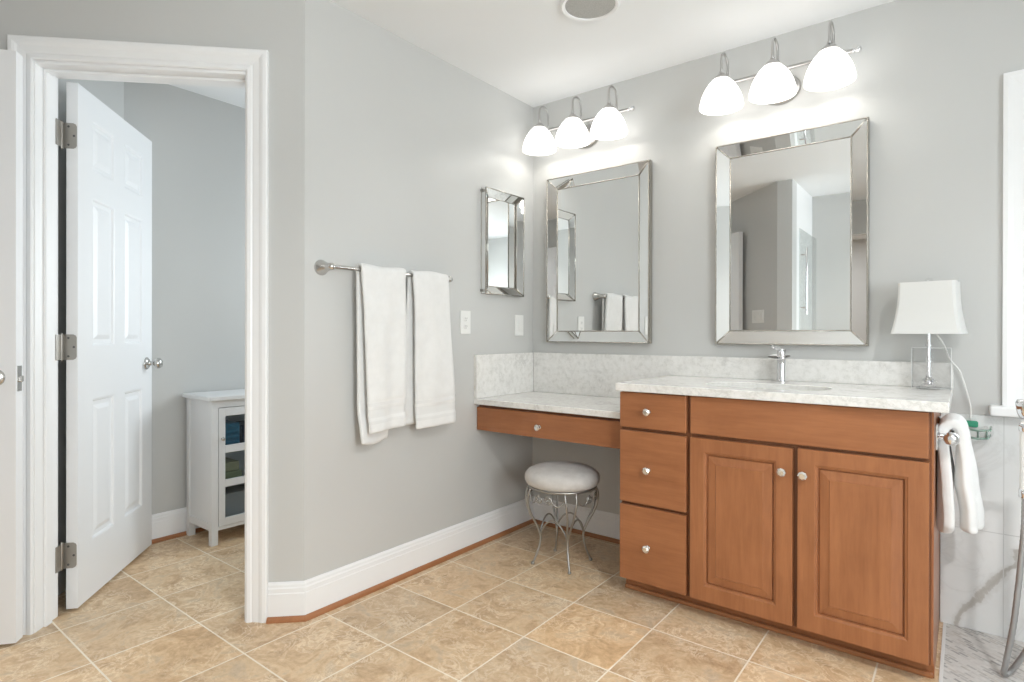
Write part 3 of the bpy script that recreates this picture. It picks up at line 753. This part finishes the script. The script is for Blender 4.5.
for ins, x, r in ((0.004, 0.033, 0.0032), (0.046, 0.012, 0.002)):
    q = PM(ins, x)
    for k in range(4): mb.tube([q[k], q[(k+1)%4]], r, 8)
a, b = PM(0.004, 0.033), PM(0.046, 0.0115)
for k in range(4): mb.tube([a[k], b[k]], 0.0025, 8)
mb.build('edge_strip', M_BEAD, MC, smooth=True)
for zz in (z0+0.02, z1-0.02):
    mb = MB(); mb.box(0.0, 0.022, y0-0.004, y0+0.002, zz-0.007, zz+0.007); mb.build('hinge', M_HINGE, MC, bevel=0.001)

# ------------------------------------------------------------------ vanity lights
def vanity_light(cx, label):
    R = thing('vanity_light', (cx, 0, 2.20), label, 'wall light', 'three shade vanity lights')
    mb = MB(); rows = []
    for f, y in ((1.0, -0.001), (1.0, -0.010), (0.93, -0.017), (0.55, -0.021), (0.02, -0.022)):
        rows.append([(0.082*f*math.cos(2*PI*i/36), y, -0.010+0.064*f*math.sin(2*PI*i/36)) for i in range(36)])
    mb.grid(rows, close_u=True); mb.build('wall_plate', M_LAMPMETAL, R, world=False, smooth=True, auto=50)
    mb = MB(); mb.tube([(0, -0.02, 0.03), (0, -0.065, 0.055)], 0.009, 14); mb.build('stem', M_LAMPMETAL, R, world=False, smooth=True)
    mb = MB(); mb.tube([(-0.285, -0.065, 0.055), (0.285, -0.065, 0.055)], 0.0085, 14); mb.build('rod', M_LAMPMETAL, R, world=False, smooth=True, auto=40)
    for sgn, ax in ((-1, '-x'), (1, 'x')):
        mb = MB(); mb.lathe([(0, 0), (0.010, 0), (0.012, 0.004), (0.008, 0.008), (0.008, 0.014), (0.0135, 0.019), (0.0135, 0.026), (0.009, 0.031), (0, 0.033)], (sgn*0.285, -0.065, 0.055), ax, 18); mb.build('finial', M_CHROME, R, world=False, smooth=True)
    for k in (-1, 0, 1):
        x = k*0.2155
        pts = [(x, -0.065, 0.055), (x, -0.065, 0.09)] + [(x, -0.1075+0.0425*math.cos(a), 0.1315+0.0425*math.sin(a)) for a in [i*PI/14 for i in range(15)]] + [(x, -0.15, 0.10), (x, -0.15, 0.062)]
        mb = MB(); mb.tube(pts, 0.0055, 10); A = mb.build('arm', M_LAMPMETAL, R, world=False, smooth=True)
        mb = MB(); mb.lathe([(0, 0.082), (0.007, 0.082), (0.0095, 0.078), (0.0095, 0.076), (0.008, 0.073), (0.013, 0.068), (0.022, 0.061), (0.033, 0.050), (0.039, 0.042), (0.0, 0.042)], (x, -0.15, 0), 'z', 24); mb.build('socket_cap', M_LAMPMETAL, A, world=False, smooth=True, auto=40)
        mb = MB(); prof = [(0.026, 0.047), (0.040, 0.038), (0.056, 0.021), (0.071, -0.002), (0.083, -0.028), (0.0905, -0.054), (0.0945, -0.076), (0.0935, -0.082), (0.091, -0.082), (0.091, -0.076), (0.087, -0.054), (0.0795, -0.028), (0.0675, -0.004), (0.053, 0.017), (0.038, 0.034), (0.026, 0.042)]
        mb.lathe(prof, (x, -0.15, 0), 'z', 40); sh = mb.build('shade', M_SHADEGLOW, R, world=False, smooth=True); sh['label'] = 'glowing white alabaster glass bell shade'
        mb = MB(); mb.ball((x, -0.15, -0.028), 0.028, 3, (1,1,1.15)); mb.build('bulb', M_BULB, sh, world=False, smooth=True)
    return R
vanity_light(0.366, 'three shade vanity light nearer the corner, above the desk mirror')
vanity_light(1.364, 'three shade vanity light above the sink mirror')

# ------------------------------------------------------------------ outlet, switch
def plate(name, y, z, label, cat, rocker):
    R = thing(name, (0, y, z), label, cat)
    mb = MB(); mb.box(0.0, 0.0055, y-0.038, y+0.038, z-0.060, z+0.060); mb.build('cover_plate', M_PLASTIC, R, bevel=0.003, seg=3)
    if rocker:
        mb = MB(); mb.prism([(0.004, y-0.0165), (0.0085, y-0.0165), (0.0085, y+0.0165), (0.004, y+0.0165)], z-0.033, z+0.033); mb.build('rocker', M_PLASTIC, R, bevel=0.0015)
    else:
        for dz in (-0.0195, 0.0195):
            mb = MB(); mb.lathe([(0, 0.0075), (0.0145, 0.0075), (0.0165, 0.006), (0.0165, 0.004), (0, 0.004)], (0.0, y, z+dz), 'x', 20); rc = mb.build('receptacle', M_PLASTIC, R)
            mb = MB(); mb.box(0.0072, 0.0079, y-0.0075, y-0.0055, z+dz-0.004, z+dz+0.005); mb.box(0.0072, 0.0079, y+0.0055, y+0.0075, z+dz-0.004, z+dz+0.005); mb.box(0.0072, 0.0079, y-0.002, y+0.002, z+dz-0.011, z+dz-0.007); mb.build('slots', M_SLOT, rc)
    return R
plate('wall_outlet', -0.590, 1.161, 'white double outlet right of the hanging towels', 'outlet', False)
plate('light_switch', -0.136, 1.151, 'white rocker switch in the corner beside the desk mirror', 'light switch', True)
R = thing('light_switch', tuple(B0 + DS*0.30 + Vector((0,0,1.27))), 'white four gang switch plate on the partition, seen in the larger mirror', 'light switch', rz=A225+PI)
mb = MB(); mb.box(-0.10, 0.10, 0.0, 0.006, -0.06, 0.06); mb.build('cover_plate', M_PLASTIC, R, world=False, bevel=0.003)
for k in range(4):
    mb = MB(); mb.box(-0.086+k*0.046, -0.053+k*0.046, 0.004, 0.009, -0.033, 0.033); mb.build('rocker', M_PLASTIC, R, world=False, bevel=0.001)

# ------------------------------------------------------------------ towel bar and bath towels
TB = thing('towel_bar', (0.0, -1.11, 1.363), 'brushed metal towel bar holding two white towels on the left wall', 'towel bar')
mb = MB(); mb.tube([(0.068, -1.43, 1.363), (0.068, -0.775, 1.363)], 0.008, 16); mb.build('rail', M_NICKEL, TB, smooth=True, auto=40)
for yy in (-1.43, -0.775):
    mb = MB(); mb.lathe([(0, 0), (0.031, 0), (0.031, 0.004), (0.028, 0.010), (0.023, 0.022), (0.018, 0.038), (0.0145, 0.052), (0.0145, 0.066), (0.0135, 0.078), (0.009, 0.083), (0, 0.084)], (0.0, yy, 1.363), 'x', 28)
    sgn = -1 if yy < -1 else 1
    mb.build('bracket', M_NICKEL, TB, smooth=True, auto=45)

def bath_towel(name, label, yt0, yt1, yf0, yf1, zf, yb0, yb1, zb, seed, curl=0.0):
    bx, bz, br = 0.068, 1.363, 0.017
    prof = []   # (x, z, f) f: <0 back side, >0 front side, amount of hang
    nb = 26; nf = 54
    for i in range(nb): t = 1-i/nb; prof.append(('b', t))
    for i in range(9): prof.append(('t', i/8))
    for i in range(1, nf+1): prof.append(('f', i/nf))
    NW = 22; rows = []
    for kind, t in prof:
        row = []
        for j in range(NW+1):
            u = j/NW
            if kind == 't':
                a = PI - PI*t; x = bx + br*math.cos(a); z = bz + br*math.sin(a)*1.05; y = yt0+(yt1-yt0)*u
                z += 0.003*math.sin(u*7+seed)
            elif kind == 'f':
                e = t**0.7
                ya = yt0+(yf0-yt0)*e; yb_ = yt1+(yf1-yt1)*e; y = ya+(yb_-ya)*u
                z = bz - (bz-zf)*t + 0.010*(u-0.5)*t
                x = bx + br + 0.006*t + 0.007*t*math.sin(u*5.2+seed) + 0.004*math.sin(u*11+seed*2+t*2)*min(1, t*3) + 0.010*noise.noise((u*2.2, t*2.5, seed*3.1))*min(1, t*4)
                if 0.805 < t < 0.825 or 0.845 < t < 0.925: x -= 0.0045
                if t > 0.985: x -= 0.002
            else:
                e = t**0.8
                ya = yt0+(yb0-yt0)*e; yb_ = yt1+(yb1-yt1)*e; y = ya+(yb_-ya)*u
                z = bz - (bz-zb)*t - 0.012*curl*t*math.sin(PI*min(1, u*1.1))
                x = bx - br - 0.012*t + 0.005*t*math.sin(u*4+seed) 
                if curl and t > 0.8: x += curl*0.03*(t-0.8)/0.2*(1-u)
                x = max(x, 0.014)
            # rounded sides
            ed = min(u, 1-u)
            if ed < 0.1 and kind == 'f': x -= 0.010*(1-ed/0.1)**2
            row.append((x, y, z))
        rows.append(row)
    mb = MB(); mb.grid(rows)
    ob = mb.build(name, M_TOWEL, None, smooth=True, solid=0.015, subsurf=1); ob.data.materials.append(M_BAND)
    for i, f in enumerate(ob.data.polygons):
        k, t = prof[i // NW]
        if k == 'f' and (0.80 < t < 0.818 or 0.84 < t < 0.90 or 0.925 < t < 0.938): f.material_index = 1
    return tag(ob, label, 'towel', 'white bath towels on the bar')
bath_towel('bath_towel', 'white bath towel hanging nearer the doorway, its back layer longer', -1.300, -1.062, -1.262, -1.066, 0.694, -1.287, -1.125, 0.648, 1.3, 1.0)
bath_towel('bath_towel', 'white bath towel hanging nearer the outlet and makeup desk', -1.020, -0.797, -0.990, -0.758, 0.676, -1.050, -0.79, 0.690, 4.1, 0.0)

# ------------------------------------------------------------------ vanity stool
ST = thing('vanity_stool', (0.484, -0.424, 0), 'round stool with pale velvet cushion and curled metal legs under the desk', 'stool', rz=math.radians(2))
mb = MB(); mb.lathe([(0, 0.382), (0.158, 0.382), (0.171, 0.389), (0.179, 0.403), (0.181, 0.418), (0.177, 0.434), (0.163, 0.449), (0.135, 0.461), (0.09, 0.469), (0.045, 0.473), (0, 0.474)], (0,0,0), 'z', 48)
mb.build('cushion', M_VELVET, ST, world=False, smooth=True)
mb = MB(); mb.tube([(0.160*math.cos(2*PI*i/48), 0.160*math.sin(2*PI*i/48), 0.376) for i in range(48)], 0.006, 8, closed=True); mb.build('seat_ring', M_PEWTER, ST, world=False, smooth=True)
def legpath(a, da=0.0):
    prof = [(0.160, 0.374), (0.174, 0.335), (0.170, 0.290), (0.155, 0.245), (0.128, 0.195), (0.108, 0.145), (0.108, 0.10), (0.122, 0.055), (0.139, 0.015), (0.143, 0.006)]
    return bez([(r*math.cos(a+da*max(0, (z-0.12)/0.24)), r*math.sin(a+da*max(0, (z-0.12)/0.24)), z) for r, z in prof], 4)
for k in range(4):
    a = PI/4 + k*PI/2
    mb = MB()
    for da in (-0.16, 0.16): mb.tube(legpath(a, da), 0.0052, 8)
    mb.ball((0.143*math.cos(a), 0.143*math.sin(a), 0.008), 0.009, 2, (1, 1, 0.85))
    mb.build('leg', M_PEWTER, ST, world=False, smooth=True)
for k in range(4):
    a0 = PI/4 + k*PI/2; a1 = a0 + PI/2
    p0 = Vector((0.109*math.cos(a0), 0.109*math.sin(a0), 0.135)); p1 = Vector((0.109*math.cos(a1), 0.109*math.sin(a1), 0.135))
    pts = []
    for i in range(17):
        t = i/16; q = p0.lerp(p1, t); h = math.sin(PI*t)
        q *= 1 + 0.05*h; q.z = 0.135 + 0.085*h**0.75; pts.append(q)
    mb = MB(); mb.tube(pts, 0.0042, 8); mb.build('arch_stretcher', M_PEWTER, ST, world=False, smooth=True)
    # scrolls under the ring
    mb = MB()
    def onring(ang, z, r=0.166): return (r*math.cos(ang), r*math.sin(ang), z)
    for sgn in (-1, 1):
        am = (a0+a1)/2; pts = []
        for i in range(30):
            t = i/29
            th = 0.5*PI + sgn*t*3.3*PI; rr = 0.020*(1-0.72*t)
            pts.append(onring(am + sgn*0.16 + rr*math.cos(th)/0.166*sgn*1.2, 0.338 + rr*math.sin(th)))
        mb.tube(pts, 0.0032, 6)
        mb.tube([onring(am+sgn*(0.16+0.50*t), 0.360 - 0.045*math.sin(PI*t)) for t in [i/12 for i in range(13)]], 0.0032, 6)
    mb.build('scroll', M_PEWTER, ST, world=False, smooth=True)

# ------------------------------------------------------------------ table lamp, acrylic box, green holder
LX, LY = 1.906, -0.118
L = thing('table_lamp', (LX, LY, CZ1), 'small table lamp with white flared square shade on the vanity end', 'table lamp', rz=math.radians(-8))
mb = MB(); mb.box(-0.032, 0.032, -0.032, 0.032, 0.0, 0.012); mb.build('foot', M_ACRYL, L, world=False, bevel=0.002)
mb = MB(); mb.lathe([(0.0, 0.012), (0.022, 0.012), (0.024, 0.018), (0.015, 0.024), (0.015, 0.028), (0.022, 0.034), (0.012, 0.042), (0.009, 0.046), (0, 0.046)], (0,0,0), 'z', 20); mb.build('collar', M_CHROME, L, world=False, smooth=True, auto=40)
mb = MB(); mb.tube([(0,0,0.044), (0,0,0.26)], 0.0062, 16)
for zz in (0.05, 0.105, 0.165): mb.lathe([(0.0075, -0.004), (0.010, -0.003), (0.010, 0.003), (0.0075, 0.004)], (0,0,zz), 'z', 16)
mb.build('stem', M_CHROME, L, world=False, smooth=True, auto=40)
mb = MB()
zs = [0.207 + 0.192*i/12 for i in range(13)]; rows = []
for i, z in enumerate(zs):
    t = i/12; hw = 0.116 - 0.040*t + 0.010*(t*t-t) + 0.014*(1-t)**3*0; hd = 0.074 - 0.022*t + 0.006*(t*t-t)
    hw = 0.086 + 0.021*(1-t)**2.2; hd = 0.056 + 0.018*(1-t)**2.2
    cc = 0.008
    pts = [(-hw+cc, -hd), (hw-cc, -hd), (hw, -hd+cc), (hw, hd-cc), (hw-cc, hd), (-hw+cc, hd), (-hw, hd-cc), (-hw, -hd+cc)]
    rows.append([(x, y, z) for x, y in pts])
mb.grid(rows, close_u=True); mb.build('shade', M_LINEN, L, world=False, solid=0.0015)
mb = MB(); mb.lathe([(0, 0.26), (0.016, 0.26), (0.016, 0.30), (0.0, 0.30)], (0,0,0), 'z', 16); mb.build('socket', M_PLASTIC, L, world=False)
mb = MB(); mb.tube([(0,0,0.30), (0,0,0.40)], 0.002, 6); mb.tube([(-0.09,0,0.397), (0.09,0,0.397)], 0.0016, 6); mb.tube([(0,-0.056,0.397), (0,0.056,0.397)], 0.0016, 6); mb.build('harp', M_CHROME, L, world=False)
mb = MB(); mb.lathe([(0, 0.399), (0.006, 0.399), (0.011, 0.404), (0.011, 0.411), (0.005, 0.415), (0, 0.416)], (0,0,0), 'z', 14); mb.build('finial', M_ACRYL, L, world=False, smooth=True)
Rl = Matrix.Rotation(math.radians(8), 3, 'Z')
cordw = [(LX, LY+0.02, CZ1+0.24), (1.945, -0.05, 1.075), (1.968, -0.03, 1.01), (1.992, -0.024, 0.975), (2.004, -0.022, 0.945), (2.018, -0.022, 0.89), (2.030, -0.022, 0.83), (2.030, -0.03, 0.785)]
mb = MB(); mb.tube([Rl @ (Vector(p)-Vector((LX, LY, CZ1))) for p in bez(cordw, 5)], 0.0027, 8); mb.build('cord', M_PLASTIC, L, world=False, smooth=True)['label'] = 'white lamp cord looping down the wall'

AB = thing('acrylic_box', (1.912, -0.05, CZ1), 'clear acrylic box standing behind the table lamp', 'box')
mb = MB(); x0, x1, y0, y1, z0, z1 = 1.851, 1.972, -0.074, -0.022, CZ1+0.0005, 1.052; th = 0.003
mb.box(x0, x1, y0, y0+th, z0, z1); mb.box(x0, x1, y1-th, y1, z0, z1); mb.box(x0, x0+th, y0+th, y1-th, z0, z1); mb.box(x1-th, x1, y0+th, y1-th, z0, z1); mb.box(x0+th, x1-th, y0+th, y1-th, z0, z0+th)
mb.build('body', M_ACRYL, AB)
mb = MB()
for zz in (z0+0.001, z1): mb.tube([(x0,y0,zz),(x1,y0,zz),(x1,y1,zz),(x0,y1,zz)], 0.0008, 6, closed=True)
for (a, b) in ((x0,y0),(x1,y0),(x1,y1),(x0,y1)): mb.tube([(a,b,z0),(a,b,z1)], 0.0008, 6)
mb.build('edges', mat('acrylic_edge', (0.80,0.81,0.81), 0.15), AB)

GH = thing('soap_holder', (2.045, -0.012, 0.74), 'small green and clear plastic holder on the marble behind the hand towel', 'holder')
mb = MB(); mb.box(2.015, 2.052, -0.028, -0.012, 0.758, 0.782); mb.build('bracket', M_GREEN, GH, bevel=0.006, seg=3)
mb = MB(); mb.tube([(2.015, -0.03, 0.765), (2.02, -0.075, 0.757), (2.05, -0.088, 0.755), (2.085, -0.075, 0.757), (2.088, -0.03, 0.765)], 0.004, 8); mb.tube([(2.015, -0.03, 0.735), (2.022, -0.07, 0.727), (2.05, -0.082, 0.725), (2.078, -0.07, 0.727), (2.085, -0.03, 0.735)], 0.004, 8)
for t in (2.025, 2.05, 2.075): mb.tube([(t, -0.082, 0.757), (t, -0.076, 0.727), (t, -0.013, 0.722)], 0.003, 6)
mb.build('basket', M_GREENCLEAR, GH, smooth=True)
mb = MB(); mb.lathe([(0, 0), (0.022, 0), (0.020, 0.006), (0.008, 0.012), (0, 0.012)], (2.075, -0.012, 0.742), '-y', 18); mb.build('suction_cup', M_ACRYL, GH, smooth=True)

# ------------------------------------------------------------------ hand towel bar on the vanity end
HB = thing('hand_towel_bar', (1.938, -0.34, 0.775), 'short chrome towel bar on the right end of the vanity', 'towel bar')
for yy in (-0.235, -0.475):
    mb = MB(); mb.box(1.938, 1.946, yy-0.022, yy+0.022, 0.735, 0.815); mb.build('mount_plate', M_CHROME, HB, bevel=0.002)
    mb = MB(); mb.lathe([(0, 0), (0.014, 0), (0.011, 0.006), (0.010, 0.03), (0.011, 0.033), (0, 0.036)], (1.946, yy, 0.777), 'x', 18); mb.build('post', M_CHROME, HB, smooth=True)
mb = MB(); mb.tube([(1.980, -0.485, 0.777), (1.980, -0.225, 0.777)], 0.0065, 14); mb.build('rail', M_CHROME, HB, smooth=True)
mb = MB(); mb.lathe([(0, 0), (0.009, 0), (0.012, 0.004), (0.009, 0.009), (0.016, 0.013), (0.021, 0.022), (0.021, 0.030), (0.015, 0.040), (0.007, 0.044), (0, 0.044)], (1.980, -0.485, 0.777), '-y', 20); mb.build('finial', M_CHROME, HB, smooth=True)
def hand_towel():
    bx, bz, br = 1.982, 0.783, 0.026; rows = []; NW = 26
    prof = [('l', 1-i/20) for i in range(20)] + [('t', i/10) for i in range(11)] + [('r', i/20) for i in range(1, 21)]
    for kind, t in prof:
        row = []
        for j in range(NW+1):
            u = j/NW; y = -0.455 + 0.22*u
            if kind == 't': a = PI-PI*t; x = bx+br*math.cos(a); z = bz+br*1.25*math.sin(a)
            elif kind == 'l':
                z = bz - (0.300+0.030*math.sin(u*9))*t; x = bx - br + 0.006*t + 0.011*math.sin(u*13+0.8)*min(1, 2*t) + 0.006*noise.noise((u*3, t*3, 1.0))
                x = max(x, 1.9545)
            else:
                z = bz - (0.312+0.012*u)*t; x = bx + br + 0.024*t + 0.015*math.sin(u*12+2.5)*min(1, 2*t) + 0.008*noise.noise((u*3, t*3, 7.0)); y += 0.015*t
            row.append((x, y, z))
        rows.append(row)
    mb = MB(); mb.grid(rows)
    return tag(mb.build('hand_towel', M_TOWEL, None, smooth=True, solid=0.030, subsurf=1), 'white hand towel draped over the chrome bar at the vanity end', 'towel')
hand_towel()

# ------------------------------------------------------------------ floor standing hand shower at the right edge
HS = thing('hand_shower', (2.19, -0.37, 0), 'hand shower on a floor post with a looping metal hose, at the right edge', 'hand shower')
mb = MB(); mb.lathe([(0, 0), (0.036, 0), (0.036, 0.006), (0.018, 0.012), (0.0135, 0.016), (0.0135, 0.72), (0.016, 0.725), (0.016, 0.80), (0, 0.80)], (2.235, -0.37, 0), 'z', 24); mb.build('floor_post', M_CHROME, HS, smooth=True, auto=40)
mb = MB(); mb.tube([(2.235, -0.37, 0.79), (2.195, -0.38, 0.80), (2.165, -0.385, 0.80)], 0.010, 12); mb.build('cradle', M_CHROME, HS, smooth=True)
mb = MB(); mb.tube(bez([(2.160, -0.385, 0.60), (2.160, -0.385, 0.70), (2.160, -0.385, 0.79), (2.162, -0.385, 0.84)], 5), [0.013]*16, 16); mb.build('handset_grip', M_PLASTIC, HS, smooth=True)
for zz in (0.815, 0.61):
    mb = MB(); mb.lathe([(0.012, -0.014), (0.0155, -0.012), (0.0155, 0.012), (0.012, 0.014)], (2.160, -0.385, zz), 'z', 18); mb.build('grip_band', M_CHROME, HS, smooth=True)
mb = MB(); mb.lathe([(0, 0), (0.014, 0), (0.022, 0.02), (0.026, 0.05), (0.022, 0.06), (0, 0.062)], (2.162, -0.385, 0.84), 'z', 20); mb.build('spray_head', M_CHROME, HS, smooth=True)
hp = bez([(2.160, -0.385, 0.60), (2.158, -0.385, 0.50), (2.150, -0.385, 0.38), (2.135, -0.380, 0.20), (2.119, -0.360, 0.07), (2.114, -0.340, 0.016), (2.130, -0.325, 0.022), (2.155, -0.335, 0.075), (2.185, -0.35, 0.16), (2.215, -0.36, 0.26), (2.235, -0.37, 0.34)], 14)
mb = MB(); mb.tube(hp, [0.0078 + 0.0008*(i % 2) for i in range(len(hp))], 12); mb.build('hose', M_HOSE, HS, smooth=True)

# ------------------------------------------------------------------ white cabinet in the small room
WC = thing('storage_cabinet', (-1.19, -1.16, 0), 'small white cabinet with glass panes standing beyond the doorway', 'cabinet')
fx, bx_, ya, yb = -1.045, -1.340, -1.374, -0.945
mb = MB()
for x0, x1 in ((fx-0.034, fx), (bx_, bx_+0.034)):
    for y0, y1 in ((ya, ya+0.034), (yb-0.034, yb)):
        q = MB(); q.box(x0, x1, y0, y1, 0.0, 0.752); q.build('post_leg', M_CABW, WC, bevel=0.002)
for y0 in (ya+0.008, yb-0.020): mb.box(bx_+0.034, fx-0.034, y0, y0+0.012, 0.075, 0.752)
mb.box(bx_+0.006, bx_+0.014, ya+0.034, yb-0.034, 0.075, 0.752); mb.box(bx_+0.02, fx-0.02, ya+0.02, yb-0.02, 0.075, 0.09)
mb.build('body', M_CABW, WC)
mb = MB(); mb.box(bx_+0.034, fx-0.034, ya+0.003, ya+0.010, 0.075, 0.115); mb.build('side_rail', M_CABW, WC, bevel=0.001)
mb = MB(); mb.box(bx_-0.012, fx+0.016, ya-0.016, yb+0.016, 0.752, 0.775); mb.build('top', M_CABW, WC, bevel=0.004, seg=3)
for z0, z1 in ((0.715, 0.752), (0.075, 0.092)):
    mb = MB(); mb.box(fx-0.022, fx-0.004, ya+0.034, yb-0.034, z0, z1); mb.build('front_rail', M_CABW, WC)
for zz in (0.292, 0.492):
    mb = MB(); mb.box(bx_+0.015, fx-0.03, ya+0.021, yb-0.021, zz-0.006, zz+0.006); mb.build('shelf', M_CABW, WC)
mb = MB(); dy0, dy1 = ya+0.037, yb-0.037; px0, px1 = dy0+0.034, dy1-0.034; Z = [(0.133, 0.297), (0.333, 0.474), (0.513, 0.668)]
mb.box(fx-0.018, fx-0.001, dy0, px0, 0.094, 0.711); mb.box(fx-0.018, fx-0.001, px1, dy1, 0.094, 0.711)
for z0, z1 in ((0.094, 0.133), (0.297, 0.333), (0.474, 0.513), (0.668, 0.711)): mb.box(fx-0.018, fx-0.001, px0, px1, z0, z1)
dr = mb.build('door', M_CABW, WC, bevel=0.001)
for z0, z1 in Z:
    mb = MB(); mb.box(fx-0.011, fx-0.008, px0, px1, z0, z1); mb.build('pane', M_CABGLASS, dr)
mb = MB(); mb.lathe([(0, 0), (0.005, 0), (0.005, 0.010), (0.010, 0.014), (0.010, 0.020), (0, 0.023)], (fx-0.001, dy0+0.016, 0.552), 'x', 16); mb.build('knob', M_NICKEL, dr, smooth=True)
# things on its shelves
mb = MB(); mb.box(-1.29, -1.095, -1.315, -1.20, 0.4985, 0.62)
for k in range(4): mb.box(-1.285, -1.090, -1.312, -1.203, 0.505+k*0.028, 0.525+k*0.028)
tag(mb.build('folded_cloth', m_fabric('blue_cloth', (0.04, 0.16, 0.24)), None, bevel=0.008, seg=3), 'dark blue folded cloth on the top shelf of the white cabinet', 'cloth')
mb = MB(); mb.box(-1.28, -1.10, -1.185, -1.06, 0.4985, 0.60); tag(mb.build('folded_cloth', m_fabric('navy_cloth', (0.025, 0.04, 0.07)), None, bevel=0.010, seg=3), 'navy folded cloth beside the blue one on the top shelf', 'cloth')
mb = MB(); mb.box(-1.29, -1.09, -1.31, -1.19, 0.2985, 0.36); tag(mb.build('packet', mat('olive_packet', (0.22, 0.24, 0.12), 0.5), None, bevel=0.006), 'olive green packet lying on the middle shelf of the white cabinet', 'packet')
mb = MB(); mb.box(-1.28, -1.10, -1.30, -1.20, 0.361, 0.41); tag(mb.build('packet', mat('straw_packet', (0.36, 0.34, 0.20), 0.5), None, bevel=0.006), 'straw coloured packet lying on the olive green packet', 'packet')
mb = MB(); mb.prism([(-1.29, -1.31), (-1.09, -1.31), (-1.09, -1.05), (-1.29, -1.05)], 0.0905, 0.245); mb.prism([(-1.295, -1.315), (-1.085, -1.315), (-1.085, -1.045), (-1.295, -1.045)], 0.232, 0.246)
tag(mb.build('storage_bin', mat('grey_bin', (0.33, 0.34, 0.35), 0.6), None, bevel=0.004), 'grey storage bin on the bottom of the white cabinet', 'bin')

# ------------------------------------------------------------------ ceiling fittings
CS = thing('ceiling_speaker', (0.815, -0.735, H-0.012), 'round grey grille with white rim in the ceiling', 'ceiling speaker')
mb = MB(); mb.lathe([(0.100, 0.004), (0.102, -0.001), (0.113, -0.004), (0.121, 0.004), (0.121, 0.012), (0.100, 0.012)], (0.815, -0.735, H-0.012), 'z', 48); mb.build('rim', M_TRIM, CS, smooth=True, auto=40)
Mg = mat('grey_grille', (0.40, 0.40, 0.385), 0.6); t = NT(Mg); vv = t.n('ShaderNodeTexVoronoi'); vv.inputs['Scale'].default_value = 420; t.l(t.coord(), vv.inputs['Vector'])
t.col(t.ramp(vv.outputs['Distance'], [(0.2, (0.30,0.30,0.29)), (0.5, (0.46,0.46,0.44))]))
mb = MB(); mb.lathe([(0, 0.002), (0.1005, 0.003), (0.1005, 0.010), (0, 0.010)], (0.815, -0.735, H-0.012), 'z', 48); mb.build('grille', Mg, CS)
for i, (x, y, p) in enumerate(FILL_SPOTS):
    D = thing('added_fill_light', (x, y, H-0.008), 'unseen round added downlight in the ceiling near the window wall', 'fill_light')
    mb = MB(); mb.lathe([(0.070, 0.008), (0.070, 0.002), (0.090, 0.000), (0.092, 0.008)], (x, y, H-0.008), 'z', 32); mb.build('trim_ring', M_TRIM, D, smooth=True)
    mb = MB(); mb.lathe([(0, 0.006), (0.070, 0.006)], (x, y, H-0.008), 'z', 32); mb.build('lens', M_FILLGLOW, D)

# ------------------------------------------------------------------ glass shower door, seen in the mirror
SD = thing('shower_door', (0.885, -3.05, 0), 'frameless glass shower door with a long handle, seen in the larger mirror', 'shower door')
mb = MB(); mb.box(0.882, 0.890, -3.44, -2.74, 0.015, 2.02); mb.build('glass', M_SHOWERGLASS, SD)
mb = MB(); mb.tube([(0.93, -2.80, 1.28), (0.93, -2.80, 1.86)], 0.010, 14)
for zz in (1.34, 1.80): mb.tube([(0.89, -2.80, zz), (0.93, -2.80, zz)], 0.007, 10)
mb.build('handle', M_CHROME, SD, smooth=True, auto=40)
